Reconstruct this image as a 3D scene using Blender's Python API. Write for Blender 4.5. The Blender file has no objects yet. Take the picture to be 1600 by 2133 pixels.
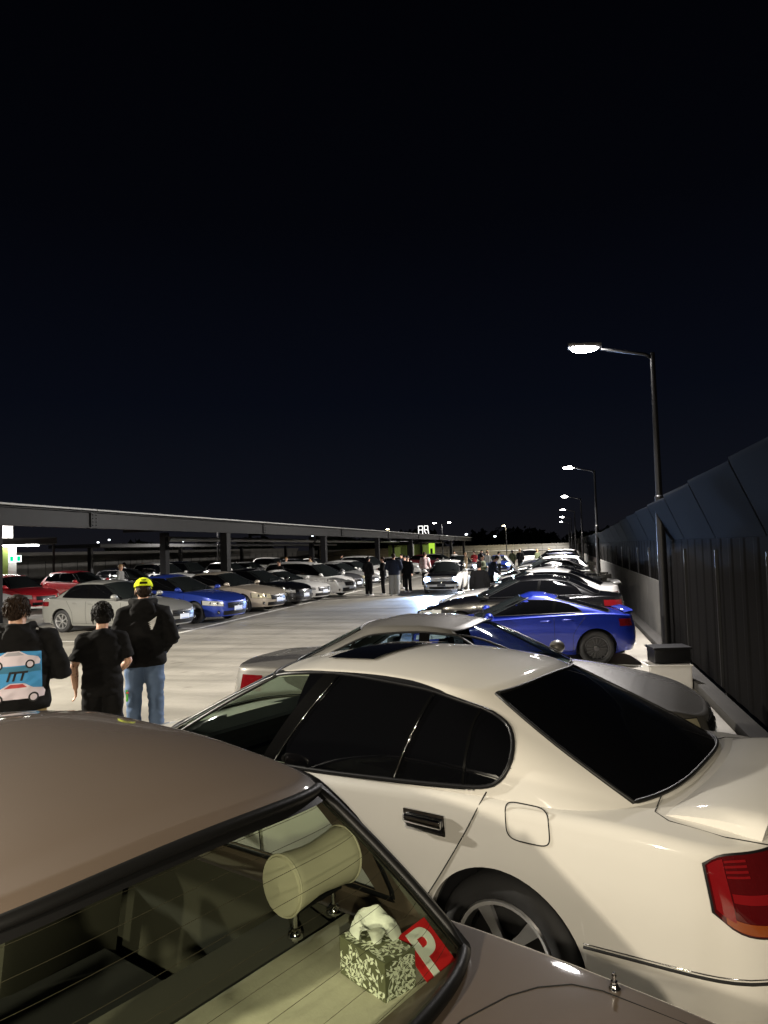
import bpy, bmesh, math, random
import numpy as np
from mathutils import Vector, Matrix

random.seed(7); np.random.seed(7)
scene = bpy.context.scene
COL = scene.collection
R = math.radians

# ------------------------------------------------------------------ camera
cam_d = bpy.data.cameras.new('camera'); cam = bpy.data.objects.new('camera', cam_d); COL.objects.link(cam)
cam_d.sensor_fit = 'HORIZONTAL'; cam_d.sensor_width = 36.0; cam_d.lens = 36.0 * 1500 / 1600
cam_d.clip_start = 0.02; cam_d.clip_end = 6000
CAM_H = 2.07
_yaw, _pitch, _roll = R(13.509), R(2.952), 0.03
_fw = Vector((-math.sin(_yaw) * math.cos(_pitch), math.cos(_yaw) * math.cos(_pitch), math.sin(_pitch)))
_rt = Vector((math.cos(_yaw), math.sin(_yaw), 0)); _up = _rt.cross(_fw)
_c, _s = math.cos(_roll), math.sin(_roll)
_rt2 = _rt * _c - _up * _s; _up2 = _rt * _s + _up * _c
cam.matrix_world = Matrix(((_rt2.x, _up2.x, -_fw.x, 0), (_rt2.y, _up2.y, -_fw.y, 0), (_rt2.z, _up2.z, -_fw.z, CAM_H), (0, 0, 0, 1)))
scene.camera = cam

# ------------------------------------------------------------------ night sky
world = bpy.data.worlds.new('World'); scene.world = world; world.use_nodes = True
_nt = world.node_tree; _bg = _nt.nodes['Background']
_tc = _nt.nodes.new('ShaderNodeTexCoord'); _sx = _nt.nodes.new('ShaderNodeSeparateXYZ'); _cr = _nt.nodes.new('ShaderNodeValToRGB')
_nt.links.new(_tc.outputs['Generated'], _sx.inputs[0]); _nt.links.new(_sx.outputs['Z'], _cr.inputs[0]); _nt.links.new(_cr.outputs[0], _bg.inputs[0])
_cr.color_ramp.elements[0].position = 0.0; _cr.color_ramp.elements[0].color = (0.0085, 0.0082, 0.0105, 1)
_cr.color_ramp.elements[1].position = 0.75; _cr.color_ramp.elements[1].color = (0.0004, 0.0005, 0.0010, 1)
for _p, _c4 in ((0.07, (0.0050, 0.0060, 0.0100, 1)), (0.2, (0.0024, 0.0033, 0.0070, 1)), (0.42, (0.0011, 0.0014, 0.0030, 1))):
    _e = _cr.color_ramp.elements.new(_p); _e.color = _c4
_bg.inputs['Strength'].default_value = 0.85

# ------------------------------------------------------------------ render settings
scene.view_settings.view_transform = 'Standard'; scene.view_settings.look = 'None'
scene.view_settings.gamma = 1.0; scene.view_settings.exposure = 0.1; scene.view_settings.use_curve_mapping = False
scene.render.engine = 'CYCLES'
scene.cycles.use_denoising = True
scene.cycles.max_bounces = 8; scene.cycles.transparent_max_bounces = 24
scene.cycles.sample_clamp_indirect = 4.0
scene.cycles.caustics_reflective = False; scene.cycles.caustics_refractive = False

# ------------------------------------------------------------------ materials
_mats = {}
def mat(name, col, rough=0.5, metal=0.0, coat=0.0, spec=0.5, coat_rough=0.04, emit=None, estr=0.0, noise=None, bump=None):
    if name in _mats: return _mats[name]
    m = bpy.data.materials.new(name); m.use_nodes = True; nt = m.node_tree; b = nt.nodes['Principled BSDF']
    b.inputs['Base Color'].default_value = (*col, 1); b.inputs['Roughness'].default_value = rough
    b.inputs['Metallic'].default_value = metal; b.inputs['Coat Weight'].default_value = coat
    b.inputs['Coat Roughness'].default_value = coat_rough; b.inputs['Specular IOR Level'].default_value = spec
    if emit: b.inputs['Emission Color'].default_value = (*emit, 1); b.inputs['Emission Strength'].default_value = estr
    if noise:   # (scale, amount) gentle variation of colour and gloss
        tc = nt.nodes.new('ShaderNodeTexCoord'); n = nt.nodes.new('ShaderNodeTexNoise'); n.inputs['Scale'].default_value = noise[0]
        n.inputs['Detail'].default_value = 6; nt.links.new(tc.outputs['Object'], n.inputs['Vector'])
        mx = nt.nodes.new('ShaderNodeMix'); mx.data_type = 'RGBA'
        lo = tuple(c * (1 - noise[1]) for c in col); hi = tuple(min(1, c * (1 + noise[1])) for c in col)
        mx.inputs['A'].default_value = (*lo, 1); mx.inputs['B'].default_value = (*hi, 1)
        nt.links.new(n.outputs['Fac'], mx.inputs['Factor']); nt.links.new(mx.outputs['Result'], b.inputs['Base Color'])
    if bump:    # (scale, strength, distance)
        tc = nt.nodes.new('ShaderNodeTexCoord'); n = nt.nodes.new('ShaderNodeTexNoise'); n.inputs['Scale'].default_value = bump[0]; n.inputs['Detail'].default_value = 4
        nt.links.new(tc.outputs['Object'], n.inputs['Vector']); bp = nt.nodes.new('ShaderNodeBump')
        bp.inputs['Strength'].default_value = bump[1]; bp.inputs['Distance'].default_value = bump[2]
        nt.links.new(n.outputs['Fac'], bp.inputs['Height']); nt.links.new(bp.outputs['Normal'], b.inputs['Normal'])
    _mats[name] = m
    return m

def paint(name, col, metal=0.0, rough=0.38, coat=1.0):
    """car paint: base with faint dust mottling under a clear coat"""
    if name in _mats: return _mats[name]
    m = mat(name, col, rough=rough, metal=metal, coat=coat, coat_rough=0.06)
    nt = m.node_tree; b = nt.nodes['Principled BSDF']
    tc = nt.nodes.new('ShaderNodeTexCoord'); n = nt.nodes.new('ShaderNodeTexNoise'); n.inputs['Scale'].default_value = 9; n.inputs['Detail'].default_value = 8
    nt.links.new(tc.outputs['Object'], n.inputs['Vector'])
    mr = nt.nodes.new('ShaderNodeMapRange'); mr.inputs['To Min'].default_value = 0.015; mr.inputs['To Max'].default_value = 0.09
    nt.links.new(n.outputs['Fac'], mr.inputs['Value']); nt.links.new(mr.outputs[0], b.inputs['Coat Roughness'])
    n2 = nt.nodes.new('ShaderNodeTexNoise'); n2.inputs['Scale'].default_value = 2.2; n2.inputs['Detail'].default_value = 7
    nt.links.new(tc.outputs['Object'], n2.inputs['Vector'])
    mx = nt.nodes.new('ShaderNodeMix'); mx.data_type = 'RGBA'
    mx.inputs['A'].default_value = (*[c * 0.93 for c in col], 1); mx.inputs['B'].default_value = (*[min(1, c * 1.04) for c in col], 1)
    nt.links.new(n2.outputs['Fac'], mx.inputs['Factor']); nt.links.new(mx.outputs['Result'], b.inputs['Base Color'])
    return m

def clear_glass(name, tint, refl=0.04):
    """thin automotive glass: tinted see-through sheet with mirror reflections that rise at grazing angles"""
    if name in _mats: return _mats[name]
    m = bpy.data.materials.new(name); m.use_nodes = True; nt = m.node_tree; nt.nodes.remove(nt.nodes['Principled BSDF'])
    out = nt.nodes['Material Output']; tr = nt.nodes.new('ShaderNodeBsdfTransparent'); tr.inputs[0].default_value = (*tint, 1)
    gl = nt.nodes.new('ShaderNodeBsdfGlossy'); gl.inputs['Roughness'].default_value = 0.03; gl.inputs[0].default_value = (0.9, 0.95, 0.92, 1)
    lw = nt.nodes.new('ShaderNodeLayerWeight'); lw.inputs[0].default_value = .5; pw = nt.nodes.new('ShaderNodeMath'); pw.operation = 'POWER'; pw.inputs[1].default_value = 4.0
    fr = nt.nodes.new('ShaderNodeMapRange'); fr.inputs['To Min'].default_value = refl; fr.inputs['To Max'].default_value = .85; mx = nt.nodes.new('ShaderNodeMixShader')
    nt.links.new(lw.outputs['Facing'], pw.inputs[0]); nt.links.new(pw.outputs[0], fr.inputs['Value']); nt.links.new(fr.outputs[0], mx.inputs[0]); nt.links.new(tr.outputs[0], mx.inputs[1]); nt.links.new(gl.outputs[0], mx.inputs[2]); nt.links.new(mx.outputs[0], out.inputs[0])
    _mats[name] = m
    return m

def emitter(name, col, strength):
    if name in _mats: return _mats[name]
    m = bpy.data.materials.new(name); m.use_nodes = True; nt = m.node_tree; nt.nodes.remove(nt.nodes['Principled BSDF'])
    e = nt.nodes.new('ShaderNodeEmission'); e.inputs[0].default_value = (*col, 1); e.inputs[1].default_value = strength
    nt.links.new(e.outputs[0], nt.nodes['Material Output'].inputs[0]); _mats[name] = m
    return m

M_RUBBER = mat('tyre_rubber', (0.018, 0.018, 0.019), 0.75, bump=(60, .2, .002))
M_TRIM = mat('black_trim', (0.008, 0.008, 0.009), 0.35, spec=.25)
M_GASKET = mat('rubber_gasket', (0.006, 0.006, 0.006), 0.45, spec=.3)
M_PILLAR = mat('pillar_black_gloss', (0.003, 0.003, 0.003), 0.12, spec=.3)
M_SEAM = mat('panel_gap_dark', (0.006, 0.006, 0.006), 0.9)
M_CHROME = mat('chrome', (0.75, 0.75, 0.76), 0.08, metal=1.0)
M_ALLOY = mat('alloy_silver', (0.62, 0.62, 0.63), 0.28, metal=0.85)
M_ALLOYD = mat('alloy_dark', (0.035, 0.035, 0.038), 0.3, metal=0.5, coat=.5)
M_GLASSD = mat('tinted_glass', (0.0022, 0.0023, 0.0028), 0.03, spec=0.5, coat=0.0)
M_GLASSM = mat('windscreen_glass_dark', (0.010, 0.012, 0.012), 0.03, spec=0.55)
M_UNDER = mat('underbody_black', (0.008, 0.008, 0.008), 0.9)
M_TAIL = mat('tail_lens_red', (0.11, 0.004, 0.006), 0.06, coat=1.0)
M_HEAD = mat('headlamp_lens', (0.52, 0.52, 0.50), 0.10, metal=.35, coat=1.0)
M_HEADY = mat('headlamp_lens_aged', (0.55, 0.50, 0.34), 0.16, metal=.2, coat=1.0)
M_REFLECT = mat('lamp_reflector', (0.8, 0.8, 0.8), 0.05, metal=1.0)
M_PLATE = mat('number_plate_white', (0.70, 0.74, 0.80), 0.3, noise=(30, .06))
M_PLATEB = mat('number_plate_dark', (0.03, 0.03, 0.035), 0.3)
M_PLATET = mat('number_plate_blue_band', (0.10, 0.16, 0.40), 0.3)

# ------------------------------------------------------------------ mesh helpers
def mesh_obj(name, verts, faces, material, parent=None, smooth=True, fmat=None, mats=None):
    me = bpy.data.meshes.new(name); me.from_pydata([tuple(map(float, v)) for v in verts], [], [tuple(int(i) for i in f) for f in faces]); me.update()
    for m_ in (mats or [material]): me.materials.append(m_)
    if fmat is not None: me.polygons.foreach_set('material_index', list(fmat))
    if smooth: me.polygons.foreach_set('use_smooth', [True] * len(me.polygons))
    o = bpy.data.objects.new(name, me); COL.objects.link(o)
    if parent is not None: o.parent = parent
    return o

def bm_obj(name, bm, material, parent=None, smooth=False, angle=None):
    me = bpy.data.meshes.new(name); bm.to_mesh(me); bm.free(); me.materials.append(material)
    if smooth:
        me.polygons.foreach_set('use_smooth', [True] * len(me.polygons))
        if angle is not None: me.set_sharp_from_angle(angle=R(angle))
    o = bpy.data.objects.new(name, me); COL.objects.link(o)
    if parent is not None: o.parent = parent
    return o

def add_box(bm, c, s, rot=None, bevel=0.0):
    r = bmesh.ops.create_cube(bm, size=1.0); vs = r['verts']
    bmesh.ops.scale(bm, vec=Vector(s), verts=vs)
    if bevel > 0:
        es = list({e for v in vs for e in v.link_edges}); g = bmesh.ops.bevel(bm, geom=es, offset=bevel, segments=2, affect='EDGES', profile=.6)
        vs = list({v for f in g['faces'] for v in f.verts} | {v for v in vs if v.is_valid})
    if rot is not None: bmesh.ops.rotate(bm, cent=(0, 0, 0), matrix=rot, verts=vs)
    bmesh.ops.translate(bm, vec=Vector(c), verts=vs)
    return vs

def add_cyl(bm, p0, p1, r0, r1=None, n=12, caps=True):
    p0, p1 = Vector(p0), Vector(p1); r1 = r0 if r1 is None else r1; d = p1 - p0
    q = Vector((0, 0, 1)).rotation_difference(d.normalized()).to_matrix()
    ring = []
    for p, r in ((p0, r0), (p1, r1)):
        ring.append([bm.verts.new(p + q @ Vector((r * math.cos(2 * math.pi * i / n), r * math.sin(2 * math.pi * i / n), 0))) for i in range(n)])
    for i in range(n): bm.faces.new((ring[0][i], ring[0][(i + 1) % n], ring[1][(i + 1) % n], ring[1][i]))
    if caps: bm.faces.new(ring[0][::-1]); bm.faces.new(ring[1])

def add_tube(bm, pts, radii, n=8, caps=True, closed=False, flat=None):
    """sweep: radii scalar / list of scalars / list of (rx, ry); flat = preferred side vector"""
    P = [Vector(p) for p in pts]; m = len(P)
    if not isinstance(radii, (list, tuple, np.ndarray)): radii = [radii] * m
    rings = []; prev = None
    for i in range(m):
        if closed: t = (P[(i + 1) % m] - P[i - 1])
        else: t = (P[min(i + 1, m - 1)] - P[max(i - 1, 0)])
        t = t.normalized() if t.length > 1e-9 else Vector((0, 0, 1))
        if prev is None:
            a = Vector(flat) if flat is not None else (Vector((1, 0, 0)) if abs(t.x) < .9 else Vector((0, 1, 0)))
        else: a = prev
        a = (a - t * a.dot(t)); a = a.normalized() if a.length > 1e-6 else t.orthogonal().normalized()
        prev = a; b = t.cross(a); r = radii[i]; rx, ry = (r if isinstance(r, (tuple, list)) else (r, r))
        rings.append([bm.verts.new(P[i] + a * (rx * math.cos(2 * math.pi * j / n)) + b * (ry * math.sin(2 * math.pi * j / n))) for j in range(n)])
    for i in range(m if closed else m - 1):
        A, B = rings[i], rings[(i + 1) % m]
        for j in range(n): bm.faces.new((A[j], A[(j + 1) % n], B[(j + 1) % n], B[j]))
    if caps and not closed: bm.faces.new(rings[0][::-1]); bm.faces.new(rings[-1])

def add_lathe(bm, prof, n=24, axis='Y', center=(0, 0, 0)):
    """prof: list of (radius, along)"""
    c = Vector(center); rings = []
    for r, h in prof:
        ring = []
        for j in range(n):
            a = 2 * math.pi * j / n
            if axis == 'Y': v = Vector((r * math.cos(a), h, r * math.sin(a)))
            elif axis == 'Z': v = Vector((r * math.cos(a), r * math.sin(a), h))
            else: v = Vector((h, r * math.cos(a), r * math.sin(a)))
            ring.append(bm.verts.new(c + v))
        rings.append(ring)
    for A, B in zip(rings, rings[1:]):
        for j in range(n): bm.faces.new((A[j], A[(j + 1) % n], B[(j + 1) % n], B[j]))
    return rings

def add_ball(bm, c, s, seg=12, rings=8):
    r = bmesh.ops.create_uvsphere(bm, u_segments=seg, v_segments=rings, radius=1.0)
    bmesh.ops.scale(bm, vec=Vector(s), verts=r['verts']); bmesh.ops.translate(bm, vec=Vector(c), verts=r['verts'])
    return r['verts']

def empty(name, loc=(0, 0, 0), rz=0.0, label=None, cat=None, group=None):
    o = bpy.data.objects.new(name, None); COL.objects.link(o); o.location = loc; o.rotation_euler = (0, 0, rz)
    return tag(o, label, cat, group)

def tag(o, label=None, cat=None, group=None, kind=None):
    if label: o['label'] = label
    if cat: o['category'] = cat
    if group: o['group'] = group
    if kind: o['kind'] = kind
    return o

def text_mesh(name, s, size, material, parent=None, shear=0.0, extrude=0.0, bold=0.0, align='CENTER'):
    cu = bpy.data.curves.new(name, 'FONT'); cu.body = s; cu.size = size; cu.align_x = align; cu.align_y = 'CENTER'; cu.shear = shear; cu.extrude = extrude; cu.offset = bold
    t = bpy.data.objects.new('tmp', cu); COL.objects.link(t); dg = bpy.context.evaluated_depsgraph_get()
    me = bpy.data.meshes.new_from_object(t.evaluated_get(dg)); me.name = name; bpy.data.objects.remove(t)
    me.materials.clear(); me.materials.append(material)
    o = bpy.data.objects.new(name, me); COL.objects.link(o)
    if parent is not None: o.parent = parent
    return o

def spl(kn):
    """smooth monotone interpolation through knots [(x, y), ...]"""
    xs = np.array([k[0] for k in kn], float); ys = np.array([k[1] for k in kn], float)
    if len(xs) == 1: return lambda x: np.full_like(np.asarray(x, float), ys[0])
    h = np.diff(xs); d = np.diff(ys) / h; m = np.zeros_like(xs)
    m[0], m[-1] = d[0], d[-1]
    for i in range(1, len(xs) - 1):
        m[i] = 0 if d[i - 1] * d[i] <= 0 else 2 * d[i - 1] * d[i] / (d[i - 1] + d[i])
    def f(x):
        x = np.clip(np.asarray(x, float), xs[0], xs[-1]); i = np.clip(np.searchsorted(xs, x) - 1, 0, len(xs) - 2)
        t = (x - xs[i]) / h[i]; t2, t3 = t * t, t * t * t
        return ys[i] * (2 * t3 - 3 * t2 + 1) + h[i] * m[i] * (t3 - 2 * t2 + t) + ys[i + 1] * (-2 * t3 + 3 * t2) + h[i] * m[i + 1] * (t3 - t2)
    return f
# ------------------------------------------------------------------ cars
class Shape:
    """analytic body: plan outline x height for the lower body, plan outline x tilt for the cabin"""
    KR, KF = 0.25, 0.75
    def __init__(s, **k):
        d = dict(L=4.5, W=1.75, ar=.45, nr=3.2, af=.75, nf=2.8, rax=.95, fax=3.55, rw=.315, arch=.365,
                 sec=[(.15, .90), (.30, .965), (.50, .995), (.66, 1.0), (.82, .985), (.95, .955)],
                 top=[(0, .92), (.5, .94), (1.2, .93), (3.0, .90), (3.8, .80), (4.3, .68), (4.5, .60)],
                 ctr=None, sill=.20, lowr=.27, lowf=.20,
                 dr=[(.2, .10), (.45, .0), (.6, .0), (.95, .06)], df=[(.15, .10), (.35, .0), (.5, .0), (.75, .10)],
                 xD=.55, xC=1.25, xB=2.35, xA=3.2, wb=.76, wt=.55, aRb=.22, aRt=.16, aFb=.38, aFt=.22, ng=3.0,
                 roof=[(0, 1.32), (.4, 1.37), (.7, 1.37), (1, 1.33)], crown=.06, bulge=.025, flare=.012, taper_f=.05, taper_r=.03, rr=.035)
        d.update(k); s.__dict__.update(d)
        s.fsec = spl(s.sec); s.ftop = spl(s.top)
        s.fctr = spl(s.ctr if s.ctr else [(x, z + .055) for x, z in s.top])
        s.fdr = spl(s.dr); s.fdf = spl(s.df); s.froof = spl(s.roof)
    # plan outline, k in 0..1 (rear centre -> left side -> front centre); returns x, y fraction
    def plan(s, k, L, ar, nr, af, nf):
        k = np.asarray(k, float); x = np.empty_like(k); y = np.empty_like(k)
        a = k <= s.KR; c = k >= s.KF; b = ~(a | c)
        th = np.pi / 2 * k / s.KR; ct = np.clip(np.cos(th), 0, 1); st = np.clip(np.sin(th), 0, 1)
        xa = ar * (1 - ct ** (2 / nr)); ya = st ** (2 / nr)
        th2 = np.pi / 2 * (1 - k) / (1 - s.KF); ct2 = np.clip(np.cos(th2), 0, 1); st2 = np.clip(np.sin(th2), 0, 1)
        xc = L - af * (1 - ct2 ** (2 / nf)); yc = st2 ** (2 / nf)
        xb = ar + (L - ar - af) * (k - s.KR) / (s.KF - s.KR)
        x = np.where(a, xa, np.where(c, xc, xb)); y = np.where(a, ya, np.where(c, yc, 1.0))
        return x, y
    def kx(s, x):   # side k at body x
        kk = np.linspace(0, 1, 4001); xx, _ = s.plan(kk, s.L, s.ar, s.nr, s.af, s.nf)
        return np.interp(x, xx, kk)
    def hw(s, x, z):
        t = 1 - s.taper_f * np.clip((x - (s.L - 1.6)) / 1.6, 0, 1) ** 2 - s.taper_r * np.clip((1.4 - x) / 1.4, 0, 1) ** 2
        fl = s.flare * (np.exp(-((x - s.rax) / .42) ** 2) + np.exp(-((x - s.fax) / .42) ** 2)) * np.clip(1 - np.abs(z - .5) / .4, 0, 1)
        return s.W / 2 * s.fsec(z) * t + fl
    def deck(s, x, y):
        e = np.clip(np.abs(y) / (s.W / 2 * .95), 0, 1)
        zs, zc = s.ftop(x), s.fctr(x)
        return zs + (zc - zs) * (1 - e ** 2.6)
    def B(s, k, z):
        x, yn = s.plan(k, s.L, s.ar, s.nr, s.af, s.nf)
        we = np.clip(1 - x / .9, 0, 1) ** 1.5; wf = np.clip(1 - (s.L - x) / .9, 0, 1) ** 1.5
        y = yn * s.hw(x, z)
        X = x + s.fdr(z) * we - s.fdf(z) * wf
        return np.stack([X - s.L / 2, y, z + 0 * x], -1)
    def zlow(s, k):
        x, yn = s.plan(k, s.L, s.ar, s.nr, s.af, s.nf)
        z = np.interp(x, [0, s.rax - s.arch - .08, s.rax - s.arch, s.rax + s.arch, s.fax - s.arch, s.fax + s.arch, s.L], [s.lowr, s.lowr, s.sill + .02, s.sill, s.sill, s.lowf, s.lowf])
        for c in (s.rax, s.fax):
            d = s.arch ** 2 - (x - c) ** 2
            z = np.where((d > 0) & (yn > .75), np.maximum(z, s.rw + np.sqrt(np.maximum(d, 0))), z)
        return z
    def ztop(s, k):
        x, yn = s.plan(k, s.L, s.ar, s.nr, s.af, s.nf)
        return s.deck(x, yn * s.hw(x, s.ftop(x)))
    def G(s, k, t):
        k = np.asarray(k, float); t = np.asarray(t, float); k, t = np.broadcast_arrays(k, t)
        lerp = lambda a, b: a + (b - a) * t
        x0 = lerp(s.xD, s.xC); x1 = lerp(s.xA, s.xB); Ln = x1 - x0
        xx, yn = s.plan(k, Ln, lerp(s.aRb, s.aRt), s.ng, lerp(s.aFb, s.aFt), s.ng)
        q = np.clip(xx / Ln, 0, 1)
        hw = lerp(s.wb, s.wt) + s.bulge * 4 * t * (1 - t) * .8
        hw = hw * (1 - .05 * np.abs(2 * q - 1) ** 3)
        y = yn * hw; X = x0 + xx
        xb, ynb = s.plan(k, s.xA - s.xD, s.aRb, s.ng, s.aFb, s.ng)
        zb = s.deck(xb + s.xD, ynb * s.wb) - .006
        zr = s.roofz(q, y, hw)
        te = t + .10 * t * (1 - t)
        return np.stack([X - s.L / 2, y, zb + (zr - zb) * te], -1)
    def roofz(s, q, y, hw):
        return s.froof(q) + s.crown * (1 - np.clip(np.abs(y) / np.maximum(s.wt, .1), 0, 1) ** 2.2)
    def off(s, F, k, v, d):
        """point on surface F pushed outwards by d"""
        e = 1e-3; P = F(k, v); Pk = F(np.clip(k + e, 0, 1), v) - F(np.clip(k - e, 0, 1), v); Pv = F(k, v + e) - F(k, v - e)
        n = np.cross(Pk, Pv); n /= np.maximum(np.linalg.norm(n, axis=-1, keepdims=True), 1e-9)
        c = np.stack([P[..., 0] * .0, P[..., 1] * 0, P[..., 2] * 0], -1)
        sgn = np.sign((n * (P - np.array([0, 0, .6]))).sum(-1, keepdims=True)); sgn[sgn == 0] = 1
        return P + n * sgn * d
    def ginv(s, x, z):
        """(k, t) on the cabin side for side-view coordinates (X from rear, z)"""
        x = np.asarray(x, float) - s.L / 2; z = np.asarray(z, float)
        k = np.full_like(x, .5); t = np.full_like(x, .5)
        for _ in range(40):
            P = s.G(k, t); e = 1e-4; Pk = (s.G(k + e, t) - P) / e; Pt = (s.G(k, t + e) - P) / e
            rx, rz = x - P[..., 0], z - P[..., 2]
            a, b, c, d = Pk[..., 0], Pt[..., 0], Pk[..., 2], Pt[..., 2]; det = a * d - b * c; det = np.where(np.abs(det) < 1e-6, 1e-6, det)
            k = np.clip(k + np.clip((rx * d - b * rz) / det, -.08, .08), .06, .94); t = np.clip(t + np.clip((a * rz - c * rx) / det, -.2, .2), -.05, 1.0)
        return k, t

def grid_faces(n, m, off=0):
    return [(off + i * m + j, off + (i + 1) * m + j, off + (i + 1) * m + j + 1, off + i * m + j + 1) for i in range(n - 1) for j in range(m - 1)]

def patch(name, P, material, parent, mirror=False, flip=False):
    n, m = P.shape[:2]; v = P.reshape(-1, 3).copy()
    if mirror: v[:, 1] *= -1
    f = grid_faces(n, m)
    if mirror != flip: f = [q[::-1] for q in f]
    return mesh_obj(name, v, f, material, parent)

def side_grid(lo, hi, x0, x1, n, m, pad=0.0):
    xs = x0 + (x1 - x0) * np.linspace(0, 1, n) ** 1.7; a = np.array([lo(x) for x in xs]); b = np.array([hi(x) for x in xs]); b = np.maximum(b, a + .004)
    r = np.linspace(0, 1, m)
    X = np.repeat(xs[:, None], m, 1); Z = a[:, None] + (b - a)[:, None] * r[None, :]
    return X, Z

def body_mesh(s, name, material, parent, hi=1, holes=None, deck_holes=None):
    """painted shell: lower body, decks, cabin frame and roof; holes(k, t) -> True removes cabin faces"""
    # columns
    ks = list(np.linspace(0, .25, 10 * hi + 1)) + list(np.linspace(.25, .75, 18 * hi + 1)) + list(np.linspace(.75, 1, 12 * hi + 1))
    for c in (s.rax, s.fax):
        ks += [float(s.kx(c - s.arch * math.cos(a))) for a in np.linspace(0.0, math.pi, 13 * hi + 2)] + [float(s.kx(c - s.arch - .004)), float(s.kx(c + s.arch + .004))]
    ks = np.unique(np.round(ks, 5)); K = len(ks)
    zl = s.zlow(ks); zt = s.ztop(ks); rr = s.rr; rows = []
    M = 9 * hi
    # inward lip at the bottom
    P0 = s.B(ks, zl); lip = P0.copy(); lip[:, 1] = np.maximum(lip[:, 1] - .045, 0) ; rows.append(lip)
    for j in range(M + 1):
        f = j / M; rows.append(s.B(ks, zl + (zt - rr - zl) * f))
    edge = s.B(ks, zt - rr)
    d = np.gradient(edge[:, :2], axis=0); nrm = np.stack([d[:, 1], -d[:, 0]], -1); nrm /= np.maximum(np.linalg.norm(nrm, axis=1, keepdims=True), 1e-9)
    for a in (25, 50, 75, 90):
        q = edge.copy(); q[:, :2] += nrm * (rr * (1 - math.cos(R(a)))); q[:, 1] = np.maximum(q[:, 1], 0); q[:, 2] = zt - rr + rr * math.sin(R(a)); rows.append(q)
    inner = rows[-1]; nd = 8 * hi; deck_start = len(rows) - 1
    for i in range(1, nd + 1):
        q = inner.copy(); q[:, 1] = inner[:, 1] * (1 - i / nd)
        dz = s.deck(q[:, 0] + s.L / 2, q[:, 1]) - s.deck(inner[:, 0] + s.L / 2, inner[:, 1]); q[:, 2] = inner[:, 2] + dz; rows.append(q)
    A = np.stack(rows, 1); V = [A.reshape(-1, 3)]; F = []
    m = A.shape[1]
    for i in range(K - 1):
        for j in range(m - 1):
            if j >= deck_start:   # open under the cabin so the glass shows the interior
                c = (A[i, j] + A[i + 1, j] + A[i, j + 1] + A[i + 1, j + 1]) / 4
                X = c[0] + s.L / 2
                if deck_holes and deck_holes(X, c[1]): continue
            F.append((i * m + j, (i + 1) * m + j, (i + 1) * m + j + 1, i * m + j + 1))
    # cabin
    kg = np.unique(np.round(np.concatenate([np.linspace(0, .25, 12 * hi + 1), np.linspace(.25, .75, 20 * hi + 1), np.linspace(.75, 1, 14 * hi + 1)]), 5))
    tg = np.linspace(0, .94, 10 * hi); KK, TT = np.meshgrid(kg, tg, indexing='ij')
    Gp = s.G(KK, TT); rows = [Gp[:, j] for j in range(len(tg))]
    ed = rows[-1]; top = s.G(kg, np.ones_like(kg)); inn = top.copy()
    d = np.gradient(top[:, :2], axis=0); nrm = np.stack([d[:, 1], -d[:, 0]], -1); nrm /= np.maximum(np.linalg.norm(nrm, axis=1, keepdims=True), 1e-9)
    inn[:, :2] += nrm * .03; inn[:, 1] = np.maximum(inn[:, 1], 0); inn[:, 2] += .010
    for f in (.3, .6, .85, 1.0):   # rounded cant rail
        rows.append((1 - f) ** 2 * ed + 2 * f * (1 - f) * (top + np.array([0, 0, .004])) + f * f * inn)
    nd = 8 * hi
    x0, x1 = s.xC, s.xB
    q0 = np.clip((inn[:, 0] + s.L / 2 - x0) / (x1 - x0), 0, 1)
    z0 = s.roofz(q0, inn[:, 1], None)
    for i in range(1, nd + 1):
        q = inn.copy(); q[:, 1] = inn[:, 1] * (1 - i / nd); q[:, 2] = inn[:, 2] + (s.roofz(q0, q[:, 1], None) - z0) * 1.0; rows.append(q)
    A2 = np.stack(rows, 1); o = len(V[0]); V.append(A2.reshape(-1, 3)); m2 = A2.shape[1]
    for i in range(len(kg) - 1):
        for j in range(m2 - 1):
            if holes and j < len(tg) - 1 and holes(.5 * (kg[i] + kg[i + 1]), .5 * (tg[j] + tg[j + 1])): continue
            F.append((o + i * m2 + j, o + (i + 1) * m2 + j, o + (i + 1) * m2 + j + 1, o + i * m2 + j + 1))
    V = np.concatenate(V); n = len(V); V2 = V.copy(); V2[:, 1] *= -1
    bm = bmesh.new()
    vs = [bm.verts.new(tuple(v)) for v in np.concatenate([V, V2])]
    for f in F:
        try: bm.faces.new([vs[i] for i in f])
        except ValueError: pass
        try: bm.faces.new([vs[i + n] for i in f[::-1]])
        except ValueError: pass
    bmesh.ops.remove_doubles(bm, verts=bm.verts, dist=2e-4)
    bmesh.ops.dissolve_degenerate(bm, edges=bm.edges, dist=1e-5)
    bmesh.ops.recalc_face_normals(bm, faces=bm.faces)
    return bm_obj(name, bm, material, parent, smooth=True, angle=50)

def strip(name, P, material, parent, r=.003, closed=False, n=5, mirror=False):
    bm = bmesh.new(); pts = [Vector(p) for p in P]
    if mirror: pts = [Vector((p.x, -p.y, p.z)) for p in pts]
    add_tube(bm, pts, r, n=n, closed=closed)
    return bm_obj(name, bm, material, parent, smooth=True)

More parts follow.
